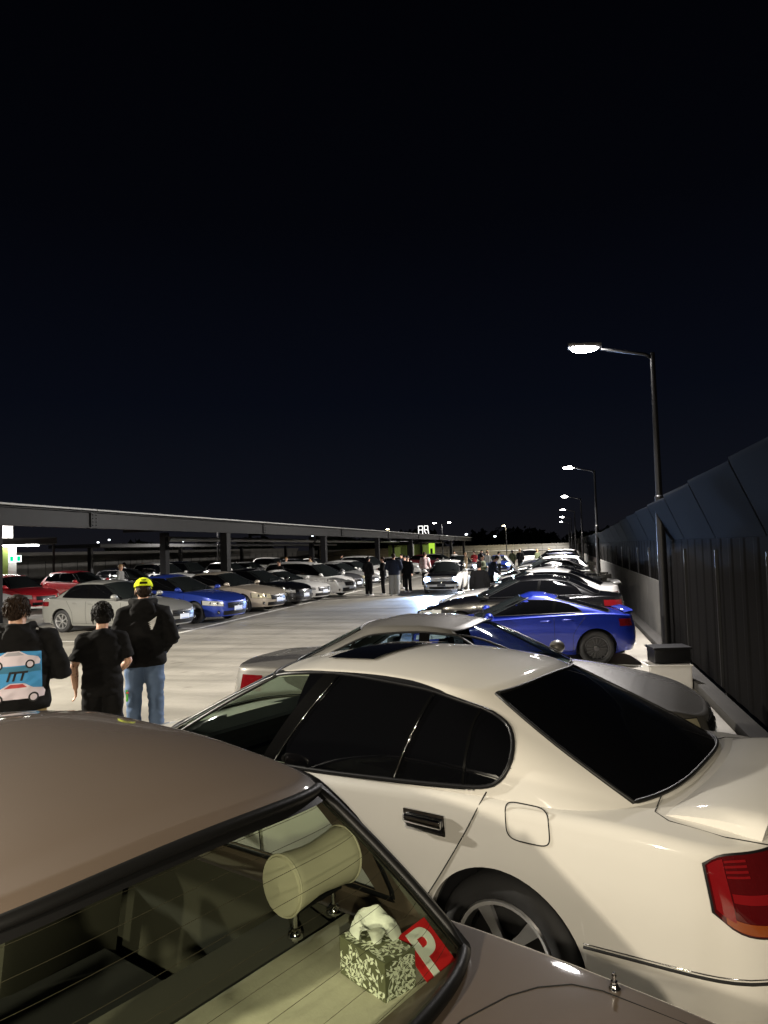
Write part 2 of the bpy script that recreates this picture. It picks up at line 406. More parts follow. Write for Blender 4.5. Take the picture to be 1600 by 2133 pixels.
_wheel_cache = {}
def wheel_mesh(r, w, style):
    key = (round(r, 3), style)
    if key in _wheel_cache: return _wheel_cache[key]
    bm = bmesh.new(); ri = r * .69
    add_lathe(bm, [(ri, -w / 2 + .02), (ri + .012, -w / 2), (r - .03, -w / 2 + .004), (r - .006, -w / 2 + .03), (r, -w / 4), (r, w / 4), (r - .006, w / 2 - .03), (r - .03, w / 2 - .004), (ri + .012, w / 2), (ri, w / 2 - .02)], n=32)
    me_t = bpy.data.meshes.new('tyre'); bm.to_mesh(me_t); bm.free(); me_t.materials.append(M_RUBBER); me_t.polygons.foreach_set('use_smooth', [True] * len(me_t.polygons))
    bm = bmesh.new()   # outer face towards +Y
    add_lathe(bm, [(ri + .003, w / 2 - .012), (ri - .004, w / 2 - .004), (ri - .02, w / 2 - .010), (ri - .03, w / 2 - .05), (ri - .035, -w / 2 + .03)], n=32)
    n_sp, tw, cov = {'five': (5, .055, 0), 'multi': (10, .026, 0), 'cover': (8, .060, 1), 'mesh': (16, .016, 0), 'seven': (7, .044, 0)}[style]
    for i in range(n_sp):
        a = 2 * math.pi * i / n_sp
        rot = Matrix.Rotation(-a, 3, 'Y')
        pts = [(.03, w / 2 - .028), (ri * .5, w / 2 - .026), (ri - .012, w / 2 - .018)]
        ws = (tw * .75, tw * .8, tw * 1.25)
        vs = []
        for (rad, h), q in zip(pts, ws):
            for sx, dh in ((-1, 0), (1, 0), (1, -.022), (-1, -.022)): vs.append(bm.verts.new(rot @ Vector((rad, h + dh, sx * q / 2))))
        for b in (0, 4):
            for j in range(4): bm.faces.new((vs[b + j], vs[b + (j + 1) % 4], vs[b + 4 + (j + 1) % 4], vs[b + 4 + j]))
    add_lathe(bm, [(.052, w / 2 - .05), (.05, w / 2 - .02), (.034, w / 2 - .014), (.0005, w / 2 - .014)], n=16)
    me_r = bpy.data.meshes.new('rim'); bm.to_mesh(me_r); bm.free(); me_r.materials.append(M_ALLOY)
    me_r.polygons.foreach_set('use_smooth', [True] * len(me_r.polygons)); me_r.set_sharp_from_angle(angle=R(35))
    bm = bmesh.new(); add_lathe(bm, [(ri - .03, w / 2 - .075), (.0005, w / 2 - .075)], n=24)
    add_lathe(bm, [(ri * .78, w / 2 - .07), (ri * .78, w / 2 - .062), (ri * .35, w / 2 - .06)], n=24)
    me_b = bpy.data.meshes.new('brake_disc'); bm.to_mesh(me_b); bm.free(); me_b.materials.append(mat('brake_dark', (.05, .05, .05), .5, metal=.6))
    _wheel_cache[key] = (me_t, me_r, me_b)
    return _wheel_cache[key]

def add_wheel(parent, x, y, r, style, rim_mat=None, steer=0.0, detail=True):
    side = 1 if y > 0 else -1
    e = bpy.data.objects.new('wheel', None); COL.objects.link(e); e.parent = parent; e.location = (x, y, r); e.rotation_euler = (0, random.uniform(0, 6), (0 if side > 0 else math.pi) + steer)
    t, ri, b = wheel_mesh(r, .21, style)
    for nm, me in (('tyre', t), ('rim', ri), ('brake_disc', b)):
        if nm == 'brake_disc' and not detail: continue
        o = bpy.data.objects.new(nm, me); COL.objects.link(o); o.parent = e
        if nm == 'rim' and rim_mat:
            o.material_slots[0].link = 'OBJECT'; o.material_slots[0].material = rim_mat
    return e

def seat(parent, x, y, m, name='seat', s=1.0, head=True):
    bm = bmesh.new()
    add_box(bm, (x + .05, y, .42), (.50, .50, .16), bevel=.05)
    add_box(bm, (x - .24, y, .72), (.13, .46, .60), rot=None, bevel=.05)
    if head: add_box(bm, (x - .30, y, 1.09), (.09, .24, .17), bevel=.035)
    return bm_obj(name, bm, m, parent, smooth=True, angle=40)

def make_car(name, loc, heading, label, group, colour, spec=None, dlo=None, wheel='five', rim=None, glass=None, lod=1, plate=True,
             seams=True, head='halo', pillars=None, cat='car', shield=None, seethrough=False, tail_k=(.13, .255), tail_z=(.74, .86), head_k=(.76, .90), head_z=(.55, .70),
             grille_z=(.44, .60), grille_k=.935, lower_z=(.24, .36), head_mat=None, mirror=True, wiper=False, chrome_belt=False, plate_mat=None, handles=True, roofm=None, rear_plate=False, interior=None, rear_k=.195, front_k=.795, seg_glass=None, rear_glass=None, frame_r=None, gasket_r=.010, deck_open=None, mirror_dz=0.0):
    s = Shape(**(spec or {})); L = s.L
    if pillars is None: pillars = ((s.xB + s.xC) / 2 + .12,)
    pillars = [p if isinstance(p, tuple) else (p, p - .06, .06) for p in pillars]; pmid = [(a + b) / 2 for a, b, _ in pillars]
    root = empty(name, (loc[0], loc[1], 0), R(heading), label, cat, group)
    g_side = glass or M_GLASSD; g_front = shield or M_GLASSM
    xlo, xhi, zlo, zhi = dlo if dlo else (s.xD + .42, s.xA - .22, None, None)
    # side window outline in side view
    if zlo is None:
        zlo = lambda x: float(s.ftop(x)) + .035
        xt0, xt1 = s.xC + .10, s.xB + .02
        zr = float(s.froof(.5)) - .045
        hi_s = spl([(xlo, zlo(xlo) + .03), (xlo + (xt0 - xlo) * .45, zlo(xlo) + (zr - zlo(xlo)) * .62), (max(xt0, xlo + .2), zr - .03), ((xt0 + xt1) / 2, zr), (xt1 - .05, zr - .02), (xt1 + (xhi - xt1) * .5, zlo(xhi) + (zr - zlo(xhi)) * .52), (xhi, zlo(xhi) + .01)])
        zhi = lambda x: float(hi_s(x))
    holes = None
    if seethrough:
        kk, tt = s.ginv(*[a.ravel() for a in side_grid(zlo, zhi, xlo, xhi, 60, 2)])
        kk = kk.reshape(60, 2); tt = tt.reshape(60, 2)
        lo_k, lo_t, hi_k, hi_t = kk[:, 0], tt[:, 0], kk[:, 1], tt[:, 1]
        ol, oh = np.argsort(lo_k), np.argsort(hi_k)
        def holes(k, t):
            if k < rear_k - .008 and .05 < t < .93: return True
            if k > front_k + .008 and .05 < t < .93: return True
            if k < max(lo_k.min(), hi_k.min()) + .012 or k > min(lo_k.max(), hi_k.max()) - .004: return False
            return np.interp(k, lo_k[ol], lo_t[ol]) + .03 < t < np.interp(k, hi_k[oh], hi_t[oh]) - .03
    def dh(X, y): return deck_open(X, y) if deck_open else seethrough and s.xD + .32 < X < s.xA - .30 and abs(y) < s.wb - .06
    body_mesh(s, 'body', colour, root, hi=2 if lod == 0 else 1, holes=holes, deck_holes=dh)
    # dark underside and wheel housings
    bm = bmesh.new(); add_box(bm, (0, 0, .36), (L - .5, s.W - .62, .34)); add_box(bm, (0, 0, .30), (s.fax - s.rax - 2 * s.arch - .02, s.W - .14, .16))
    for c in (s.rax, s.fax):
        for sd in (1, -1):
            ang = np.linspace(-.15, math.pi + .15, 14); prev = None
            for a in ang:
                q = (c - L / 2 - (s.arch + .004) * math.cos(a), s.rw + (s.arch + .004) * math.sin(a)); w0 = float(s.hw(np.array(c), np.array(.6))) - .03
                cur = [bm.verts.new((q[0], sd * (w0), q[1])), bm.verts.new((q[0], sd * (w0 - .30), q[1]))]
                if prev: bm.faces.new((prev[0], cur[0], cur[1], prev[1]))
                prev = cur
    bm_obj('underbody', bm, M_UNDER, root)
    # glass
    n = 26 if lod == 0 else 16; fr = .018
    X, Z = side_grid(zlo, zhi, xlo, xhi, n + 10, 8)
    for mir in (False, True):
        kk, tt = s.ginv(X, Z); P = s.off(s.G, kk, tt, .006)
        if not seethrough:
            patch('side_window', P, g_side, root, mirror=mir)
        else:
            cut = [0] + [int(np.argmin(np.abs(X[:, 0] - p))) for p in sorted(pmid)] + [len(P) - 1]
            for q, (a, b) in enumerate(zip(cut, cut[1:])):
                if b > a: patch('side_window', P[a:b + 1], seg_glass[q] if seg_glass else g_side, root, mirror=mir)
        # rubber and frame round the glass
        bord = list(P[:, 0]) + list(P[-1, 1:]) + list(P[::-1, -1])[1:] + list(P[0, ::-1])[1:-1]
        strip('window_frame', bord, M_TRIM if not chrome_belt else M_CHROME, root, r=frame_r or (.009 if lod < 2 else .012), closed=True, mirror=mir)
        for pb, pt, pw in pillars:
            zz = np.linspace(zlo(pb), zhi(pt), 8); cx = np.linspace(pb, pt, 8)
            k2, t2 = s.ginv(np.stack([cx - pw / 2, cx + pw / 2], 1).ravel(), np.repeat(zz, 2)); Q = s.off(s.G, k2, t2, .011).reshape(8, 2, 3)
            patch('window_pillar', Q.transpose(1, 0, 2), M_PILLAR, root, mirror=mir)
    def screen(nm, k0, k1, m_, t0=.03, t1=.945):
        ks = np.concatenate([np.linspace(k0, k1, n)]); full = np.concatenate([ks, ks[::-1]]); ts = np.linspace(t0, t1, 9)
        KK, TT = np.meshgrid(ks, ts, indexing='ij'); P = s.off(s.G, KK, TT, .006); P2 = P[::-1].copy(); P2[..., 1] *= -1
        if k1 >= .999: Q = np.concatenate([P, P2[1:]], 0)
        else: Q = np.concatenate([P2, P[1:]], 0)
        o = patch(nm, Q, m_, root)
        b = list(Q[:, 0]) + list(Q[-1, 1:]) + list(Q[::-1, -1])[1:] + list(Q[0, ::-1])[1:-1]
        strip('window_frame', b, M_GASKET, root, r=gasket_r, closed=True)
        return Q
    screen('windscreen', front_k, 1.0, g_front); screen('rear_window', 0.0, rear_k, rear_glass or (g_front if seethrough else g_side))
    # lamps, grille, bumper openings, plates
    def bpatch(nm, k0, k1, z0, z1, m_, d=.006, mir=None, slant=0.0, nk=8, nz=5, par=None):
        ks = np.linspace(k0, k1, nk); f = np.linspace(0, 1, nk); zs = np.linspace(0, 1, nz)
        KK = np.repeat(ks[:, None], nz, 1); ZZ = (z0 + slant * f)[:, None] * (1 - zs) + (z1 + slant * f)[:, None] * zs
        P = s.off(s.B, KK, ZZ, d)
        if mir is None and k1 >= .999:
            P2 = P[::-1].copy(); P2[..., 1] *= -1; P = np.concatenate([P, P2[1:]], 0); return patch(nm, P, m_, par or root)
        if mir is None and k0 <= .001:
            P2 = P[::-1].copy(); P2[..., 1] *= -1; P = np.concatenate([P2, P[1:]], 0); return patch(nm, P, m_, par or root)
        return patch(nm, P, m_, par or root, mirror=bool(mir))
    for mir in (False, True):
        if head_k:
            h = bpatch('headlight', head_k[0], head_k[1], head_z[0], head_z[1], head_mat or M_HEAD, mir=mir, slant=-.05, d=.008)
            bpatch('headlight_surround', head_k[0] - .006, head_k[1] + .004, head_z[0] - .008, head_z[1] + .007, M_TRIM, mir=mir, slant=-.05, d=.004)
            if lod < 2:
                for f in (.36, .72):
                    kc = head_k[0] + (head_k[1] - head_k[0]) * f; zc = (head_z[0] + head_z[1]) / 2 - .05 * f
                    P = s.off(s.B, np.array([kc]), np.array([zc]), .010)[0]; bm = bmesh.new(); rr = (head_z[1] - head_z[0]) * .36
                    add_ball(bm, (P[0], -P[1] if mir else P[1], P[2]), (rr * .35, rr, rr), 10, 6); bm_obj('lamp_reflector', bm, M_REFLECT, h, smooth=True)
        if tail_k: bpatch('tail_light', tail_k[0], tail_k[1], tail_z[0], tail_z[1], M_TAIL, mir=mir, d=.008)
    if grille_k: bpatch('grille', grille_k, 1.0, grille_z[0], grille_z[1], M_TRIM, d=.006)
    if lod < 2 and grille_k:
        for f in (.30, .62, .97):
            zz = grille_z[0] + (grille_z[1] - grille_z[0]) * f; ks = np.linspace(grille_k + .004, 1.0, 12); Q = s.off(s.B, ks, np.full(12, zz), .010); Q2 = Q[::-1].copy(); Q2[:, 1] *= -1
            strip('grille_bar', np.concatenate([Q, Q2[1:]]), M_CHROME if f > .9 else M_ALLOYD, root, r=.006)
        Pb = s.B(np.array([1.0]), np.array([(grille_z[0] + grille_z[1]) / 2]))[0]; bm = bmesh.new(); add_ball(bm, (Pb[0] + .012, 0, Pb[2]), (.012, .045, .036), 10, 6); bm_obj('badge', bm, M_CHROME, root, smooth=True)
        for mir in (False, True):
            Q = s.off(s.B, np.array([.865]), np.array([.335]), .004)[0]; bm = bmesh.new(); sg0 = -1 if mir else 1
            add_ball(bm, (Q[0], sg0 * Q[1], Q[2]), (.03, .075, .055), 12, 8); fl = bm_obj('fog_lamp_recess', bm, M_TRIM, root, smooth=True); bm = bmesh.new(); add_ball(bm, (Q[0] + .016, sg0 * (Q[1] + .008), Q[2]), (.022, .042, .038), 12, 8); bm_obj('fog_lamp', bm, M_REFLECT, fl, smooth=True)
    if lower_z: bpatch('air_intake', .90, 1.0, lower_z[0], lower_z[1], M_TRIM, d=.005)
    if plate:
        for sgn in ((1, -1) if rear_plate else (1,)):
            P = s.B(np.array([1.0 if sgn > 0 else 0.0]), np.array([.42 if sgn > 0 else .62]))[0]; bm = bmesh.new()
            add_box(bm, (P[0] + sgn * .018, 0, P[2]), (.012, .372, .134), bevel=.003); pl = bm_obj('number_plate', bm, plate_mat or M_PLATE, root)
            if not plate_mat:
                bm = bmesh.new(); add_box(bm, (P[0] + sgn * .025, 0, P[2] - .048), (.003, .30, .016)); bm_obj('plate_band', bm, M_PLATET, pl)
    # door seams, handles, mirrors
    if seams and lod < 2:
        for mir in (False, True):
            xs_f = s.xA - .12; xs_m = pillars[0][0] if pillars else (s.rax + s.fax) / 2
            for x in (xs_f, xs_m, s.rax + .42):
                zz = np.linspace(s.sill + .06, float(s.ftop(x)) - .04, 12); bulge = 0 if x != s.rax + .42 else 1
                xx = x - bulge * .34 * np.clip((zz - .55) / .45, 0, 1) ** 1.3; P = s.off(s.B, s.kx(xx), zz, .0006)
                strip('door_seam', P, M_SEAM, root, r=.0035, mirror=mir)
            xx = np.linspace(s.rax + .42, xs_f, 14); P = s.off(s.B, s.kx(xx), np.full(14, s.sill + .07), .0006); strip('door_seam', P, M_SEAM, root, r=.0035, mirror=mir)
    if handles and lod < 2:
        for mir in (False, True):
            for x in ([pillars[0][0] + .17, s.rax + .52] if len(pillars) else [s.rax + .8]):
                z = float(s.ftop(x)) - .10; P = s.off(s.B, np.array([s.kx(x)]), np.array([z]), .010)[0]; bm = bmesh.new()
                add_box(bm, (P[0], -P[1] if mir else P[1], P[2]), (.17, .022, .032), bevel=.009); bm_obj('door_handle', bm, colour if not chrome_belt else M_CHROME, root, smooth=True)
    if mirror:
        for mir in (False, True):
            x = s.xA - .30; sg = -1 if mir else 1; bm = bmesh.new()
            add_ball(bm, (x - L / 2 + .02, sg * (s.W / 2 + .06), float(s.ftop(x)) + .10 + mirror_dz), (.085, .115, .075), 14, 8)
            add_tube(bm, [(x - L / 2 + .03, sg * (s.W / 2 - .10), float(s.ftop(x)) + .05), (x - L / 2 + .03, sg * (s.W / 2 + .03), float(s.ftop(x)) + .08)], .025, n=8)
            bm_obj('wing_mirror', bm, colour, root, smooth=True)
    if wiper or lod == 1:
        bm = bmesh.new()
        for y0, y1 in ((.05, .55), (-.55, -.08)):
            k_ = np.array([.97, .93]); add_tube(bm, [(s.xA - L / 2 - .03, y0, float(s.deck(np.array(s.xA), np.array(y0))) + .02), (s.xA - L / 2 - .20, (y0 + y1) / 2, float(s.deck(np.array(s.xA), np.array(y0))) + .115), (s.xA - L / 2 - .17, y1, float(s.deck(np.array(s.xA), np.array(y0))) + .10)], .007, n=5)
        bm_obj('wiper', bm, M_TRIM, root)
    # wheels
    yw = s.W / 2 - .125
    for x in (s.rax, s.fax):
        for sg in (1, -1): add_wheel(root, x - L / 2, sg * yw, s.rw, wheel, rim, detail=lod < 2)
    if seethrough and interior:
        for x in (s.xB - .15, s.rax + .75):
            for y in (.36, -.36): seat(root, x - L / 2, y, interior)
        bm = bmesh.new(); add_box(bm, (s.xA - .38 - L / 2, 0, .86), (.42, s.W - .42, .16), bevel=.05); bm_obj('dashboard', bm, M_TRIM, root)
        bm = bmesh.new(); add_lathe(bm, [(.19, .0), (.178, .014), (.166, 0), (.178, -.014), (.19, 0)], n=24, axis='X'); bmesh.ops.rotate(bm, verts=bm.verts, cent=(0, 0, 0), matrix=Matrix.Rotation(R(-24), 3, 'Y'))
        bmesh.ops.translate(bm, verts=bm.verts, vec=(s.xA - .75 - L / 2, -.36, .88)); bm_obj('steering_wheel', bm, M_TRIM, root, smooth=True)
        bm = bmesh.new(); add_box(bm, (s.xD + .42 - L / 2, 0, float(s.ftop(s.xD)) - .03), (.5, s.wb * 2 - .2, .03)); bm_obj('parcel_shelf', bm, interior, root)
        bm = bmesh.new(); add_box(bm, ((s.rax + s.xA) / 2 - L / 2, 0, .30), (s.xA - s.rax, s.W - .3, .03))
        for sg in (1, -1): add_box(bm, ((s.rax + s.xA) / 2 - L / 2 + .1, sg * (s.W / 2 - .11), .58), (s.xA - s.rax - .1, .05, .58))
        bm_obj('cabin_lining', bm, M_TRIM, root)
    root['_'] = 0; del root['_']
    return root, s
# ------------------------------------------------------------------ ground and markings
def concrete():
    m = mat('deck_concrete', (0.30, 0.285, 0.255), 0.62); nt = m.node_tree; b = nt.nodes['Principled BSDF']
    tc = nt.nodes.new('ShaderNodeTexCoord')
    def noise(sc, det, vec=None, rough=.6):
        n = nt.nodes.new('ShaderNodeTexNoise'); n.inputs['Scale'].default_value = sc; n.inputs['Detail'].default_value = det; n.inputs['Roughness'].default_value = rough
        nt.links.new(vec or tc.outputs['Object'], n.inputs['Vector']); return n
    mp = nt.nodes.new('ShaderNodeMapping'); mp.inputs['Scale'].default_value = (.22, 1.5, 1); mp.inputs['Rotation'].default_value = (0, 0, R(18)); nt.links.new(tc.outputs['Object'], mp.inputs[0])
    big = noise(.35, 6); streak = noise(.9, 8, mp.outputs[0]); fine = noise(18, 5)
    r1 = nt.nodes.new('ShaderNodeValToRGB'); nt.links.new(big.outputs['Fac'], r1.inputs[0])
    r1.color_ramp.elements[0].position = .3; r1.color_ramp.elements[0].color = (.205, .190, .160, 1); r1.color_ramp.elements[1].position = .72; r1.color_ramp.elements[1].color = (.345, .322, .275, 1)
    r2 = nt.nodes.new('ShaderNodeValToRGB'); nt.links.new(streak.outputs['Fac'], r2.inputs[0])
    r2.color_ramp.elements[0].position = .36; r2.color_ramp.elements[0].color = (.74, .74, .74, 1); r2.color_ramp.elements[1].position = .66; r2.color_ramp.elements[1].color = (1.1, 1.1, 1.1, 1)
    mx = nt.nodes.new('ShaderNodeMix'); mx.data_type = 'RGBA'; mx.blend_type = 'MULTIPLY'; mx.inputs['Factor'].default_value = .8
    nt.links.new(r1.outputs[0], mx.inputs['A']); nt.links.new(r2.outputs[0], mx.inputs['B'])
    r3 = nt.nodes.new('ShaderNodeValToRGB'); nt.links.new(fine.outputs['Fac'], r3.inputs[0]); r3.color_ramp.elements[0].position = .3; r3.color_ramp.elements[0].color = (.84, .84, .84, 1); r3.color_ramp.elements[1].position = .7
    m2 = nt.nodes.new('ShaderNodeMix'); m2.data_type = 'RGBA'; m2.blend_type = 'MULTIPLY'; m2.inputs['Factor'].default_value = .7
    nt.links.new(mx.outputs['Result'], m2.inputs['A']); nt.links.new(r3.outputs[0], m2.inputs['B']); nt.links.new(m2.outputs['Result'], b.inputs['Base Color'])
    mr = nt.nodes.new('ShaderNodeMapRange'); mr.inputs['From Min'].default_value = .3; mr.inputs['From Max'].default_value = .7; mr.inputs['To Min'].default_value = .36; mr.inputs['To Max'].default_value = .66
    nt.links.new(streak.outputs['Fac'], mr.inputs['Value']); nt.links.new(mr.outputs[0], b.inputs['Roughness'])
    sp = noise(1.6, 3); r4 = nt.nodes.new('ShaderNodeValToRGB'); nt.links.new(sp.outputs['Fac'], r4.inputs[0]); r4.color_ramp.elements[0].position = .27; r4.color_ramp.elements[0].color = (.45, .44, .42, 1); r4.color_ramp.elements[1].position = .38    # oil drips
    m3 = nt.nodes.new('ShaderNodeMix'); m3.data_type = 'RGBA'; m3.blend_type = 'MULTIPLY'; m3.inputs['Factor'].default_value = .75; nt.links.new(m2.outputs['Result'], m3.inputs['A']); nt.links.new(r4.outputs[0], m3.inputs['B'])
    mp2 = nt.nodes.new('ShaderNodeMapping'); mp2.inputs['Scale'].default_value = (2.6, .10, 1); mp2.inputs['Rotation'].default_value = (0, 0, R(-7)); nt.links.new(tc.outputs['Object'], mp2.inputs[0]); tm_ = noise(.8, 2, mp2.outputs[0]); r5 = nt.nodes.new('ShaderNodeValToRGB'); nt.links.new(tm_.outputs['Fac'], r5.inputs[0])    # tyre tracks along the aisle
    r5.color_ramp.elements[0].position = .30; r5.color_ramp.elements[0].color = (.70, .70, .70, 1); r5.color_ramp.elements[1].position = .44; m4 = nt.nodes.new('ShaderNodeMix'); m4.data_type = 'RGBA'; m4.blend_type = 'MULTIPLY'; m4.inputs['Factor'].default_value = .6
    nt.links.new(m3.outputs['Result'], m4.inputs['A']); nt.links.new(r5.outputs[0], m4.inputs['B']); nt.links.new(m4.outputs['Result'], b.inputs['Base Color'])
    bp = nt.nodes.new('ShaderNodeBump'); bp.inputs['Strength'].default_value = .25; bp.inputs['Distance'].default_value = .01; nt.links.new(fine.outputs['Fac'], bp.inputs['Height']); nt.links.new(bp.outputs['Normal'], b.inputs['Normal'])
    return m
G_ = 1500
ground = mesh_obj('ground', [(-G_, -G_, 0), (G_, -G_, 0), (G_, G_, 0), (-G_, G_, 0)], [(0, 1, 2, 3)], concrete(), smooth=False); tag(ground, kind='structure')
M_LINE = mat('road_paint_white', (0.78, 0.76, 0.70), 0.55, noise=(14, .22))
def ground_quad(name, pts, z=.004):
    o = mesh_obj(name, [(x, y, z) for x, y in pts], [tuple(range(len(pts)))], M_LINE, smooth=False); o.parent = ground; return o
def ground_line(x0, y0, x1, y1, w=.10, z=.004):
    d = Vector((x1 - x0, y1 - y0, 0)).normalized(); n = Vector((-d.y, d.x, 0)) * w / 2
    return ground_quad('painted_line', [(x0 + n.x, y0 + n.y), (x0 - n.x, y0 - n.y), (x1 - n.x, y1 - n.y), (x1 + n.x, y1 + n.y)], z)
for y0, y1 in ((2, 40), (40, 80), (80, 120)): ground_line(-9.92, y0, -9.92, y1 - .01, .16)
for i in range(30): ground_line(-10.05, 15.55 + i * 2.95, -14.9, 16.0 + i * 2.95, .10, .008)
for i in range(26): ground_line(-3.9, 5.9 + i * 2.85, 1.45, 4.1 + i * 2.85, .10, .008)
ground_quad('painted_hatch', [(-15.2, 18.6), (-13.4, 18.1), (-13.3, 18.5), (-15.1, 19.0)], .010)

# kerb along the fence
bm = bmesh.new()
add_box(bm, (1.86, 60, .06), (.22, 140, .12), bevel=.02); kerb = bm_obj('kerb', bm, mat('kerb_concrete', (.045, .043, .040), .9, spec=.1, noise=(3, .2)), smooth=True, angle=40); tag(kerb, kind='structure')

# ------------------------------------------------------------------ perimeter fences
M_FENCE = mat('fence_sheet_charcoal', (0.0048, 0.0045, 0.0044), 0.9, metal=.0, spec=.02, noise=(1.1, .25))
M_FENCE_TOP = mat('fence_louvre_charcoal', (0.0026, 0.0026, 0.0027), 0.9, metal=.0, spec=.03)
M_FPOST = mat('fence_post_black', (0.012, 0.012, 0.013), 0.5, spec=.2)
M_FENCE2 = mat('side_fence_sheet', (0.11, 0.105, 0.095), 0.7, noise=(.6, .3))
M_GALV = mat('galvanised_steel', (0.33, 0.33, 0.33), 0.42, metal=.7, noise=(6, .15))
def rib_panel(w, h, rib=.6, d=.010):
    """sheet with standing trapezoid ribs, local X along the fence, faces +Y"""
    n = max(1, round(w / rib)); xs = []
    for i in range(n):
        a = w * i / n; r = w / n
        xs += [(a, 0), (a + r * .55, 0), (a + r * .66, d), (a + r * .89, d)]
    xs.append((w, 0)); V = []; F = []
    for x, y in xs: V += [(x, y, 0), (x, y, h)]
    for i in range(len(xs) - 1): F.append((2 * i, 2 * i + 2, 2 * i + 3, 2 * i + 1))
    k = len(V); V += [(0, -.03, 0), (w, -.03, 0), (w, -.03, h), (0, -.03, h)]; F += [(k, k + 3, k + 2, k + 1)]
    return V, F
def louvre_panel(w, drop, out, n):
    """cranked top made of tilted horizontal slats; starts at z 0 and leans towards +Y"""
    V = []; F = []
    for i in range(n):
        f0 = i / n; f1 = (i + .93) / n; k = len(V)
        lift = .011
        for f, l in ((f0, 0.0), (f1, lift)):
            V += [(.03, out * f - l, drop * f + l * .6), (w - .03, out * f - l, drop * f + l * .6)]
        F.append((k, k + 1, k + 3, k + 2))
    k = len(V); V += [(0, -.02, -.01), (w, -.02, -.01), (w, out - .02, drop - .01), (0, out - .02, drop - .01)]; F.append((k, k + 3, k + 2, k + 1))
    return V, F
def make_fence(start, end, h, label, sheet=None, pw=2.4, near=False, crank=.72, lean=.42, flip=1, top_fn=None, rail=False):
    a, b = Vector((*start, 0)), Vector((*end, 0)); d = (b - a); Ln = d.length; d.normalize(); ang = math.atan2(d.y, d.x)
    root = empty('perimeter_fence', (a.x, a.y, 0), ang, label, 'fence'); n = max(1, round(Ln / pw)); w = Ln / n
    V, F = rib_panel(w - .02, h - .12, d=.010 * flip); me_p = None
    for i in range(n):
        o = mesh_obj('panel', V, F, sheet or M_FENCE, root, smooth=False) if me_p is None else bpy.data.objects.new('panel', me_p)
        if me_p is not None: COL.objects.link(o); o.parent = root
        me_p = o.data; o.location = (i * w + .01, 0, .12)
    me_q = {}
    for i in range(n):
        c = crank if top_fn is None else top_fn(i * w)
        key = round(c, 2)
        if key not in me_q:
            V2, F2 = louvre_panel(w - .01, key, lean * flip * (key / crank) , 26 if near else 8); o = mesh_obj('louvre_top', V2, F2, sheet or M_FENCE_TOP, root, smooth=False); me_q[key] = o.data
        else:
            o = bpy.data.objects.new('louvre_top', me_q[key]); COL.objects.link(o); o.parent = root
        o.location = (i * w, 0.02 * flip, h + .01)
    me_s = None
    for i in range(n + 1):
        c = crank if top_fn is None else top_fn(min(i, n - 1) * w)
        bm = bmesh.new(); add_box(bm, (0, -.06 * flip, h / 2), (.09, .09, h)); q = math.atan2(lean, crank)
        add_box(bm, (0, -.04 * flip + lean * flip * .5 * c / crank, h + c / 2), (.05, .06, math.hypot(c, lean * c / crank)), rot=Matrix.Rotation(-q * flip, 3, 'X'))
        add_box(bm, (0, .012 * flip, h / 2), (.028, .05, h - .3))
        o = bm_obj('post', bm, M_FPOST, root); o.location = (i * w, 0, 0)
    if rail:
        bm = bmesh.new(); add_cyl(bm, (0, .10 * flip, 1.15), (Ln, .10 * flip, 1.15), .05, n=8); bm_obj('guard_rail', bm, M_GALV, root, smooth=True)
    return root
top_near = lambda x: .62 + .34 * max(0, 1 - (x + 1) / 14) ** 1.2
make_fence((2.02, -9), (2.02, -9 + 2.4 * 58), 2.08, 'tall charcoal fence with leaning louvred top running beside the lamp posts', near=True, flip=1, top_fn=lambda x: round(max(.44, .80 - max(0, x - 14) * .014), 2), lean=.30, rail=False)
make_fence((2.1, 131), (-49, 131), 1.75, 'low dark fence with a pale rail across the far end', rail=True, crank=.45, lean=.2, sheet=M_FENCE2)
make_fence((-49, 131), (-49, 8), 2.0, 'dark fence with cranked panels beyond the parked cars at the side', crank=.75, lean=.45, sheet=M_FENCE2)

# concrete parapet inside the fence beyond the near lamp post
M_PARA = mat('parapet_concrete', (.07, .067, .06), .85, noise=(1.3, .4)); par_ = empty('parapet_wall', (1.985, 15.4, 0), 0, 'grey concrete parapet at the foot of the fence beyond the near lamp post', 'wall')
for i in range(46):
    bm = bmesh.new(); add_box(bm, (0, 1.2 + i * 2.4, .63), (.03, 2.37, 1.26 - .02), bevel=.005); bm_obj('panel', bm, M_PARA, par_)
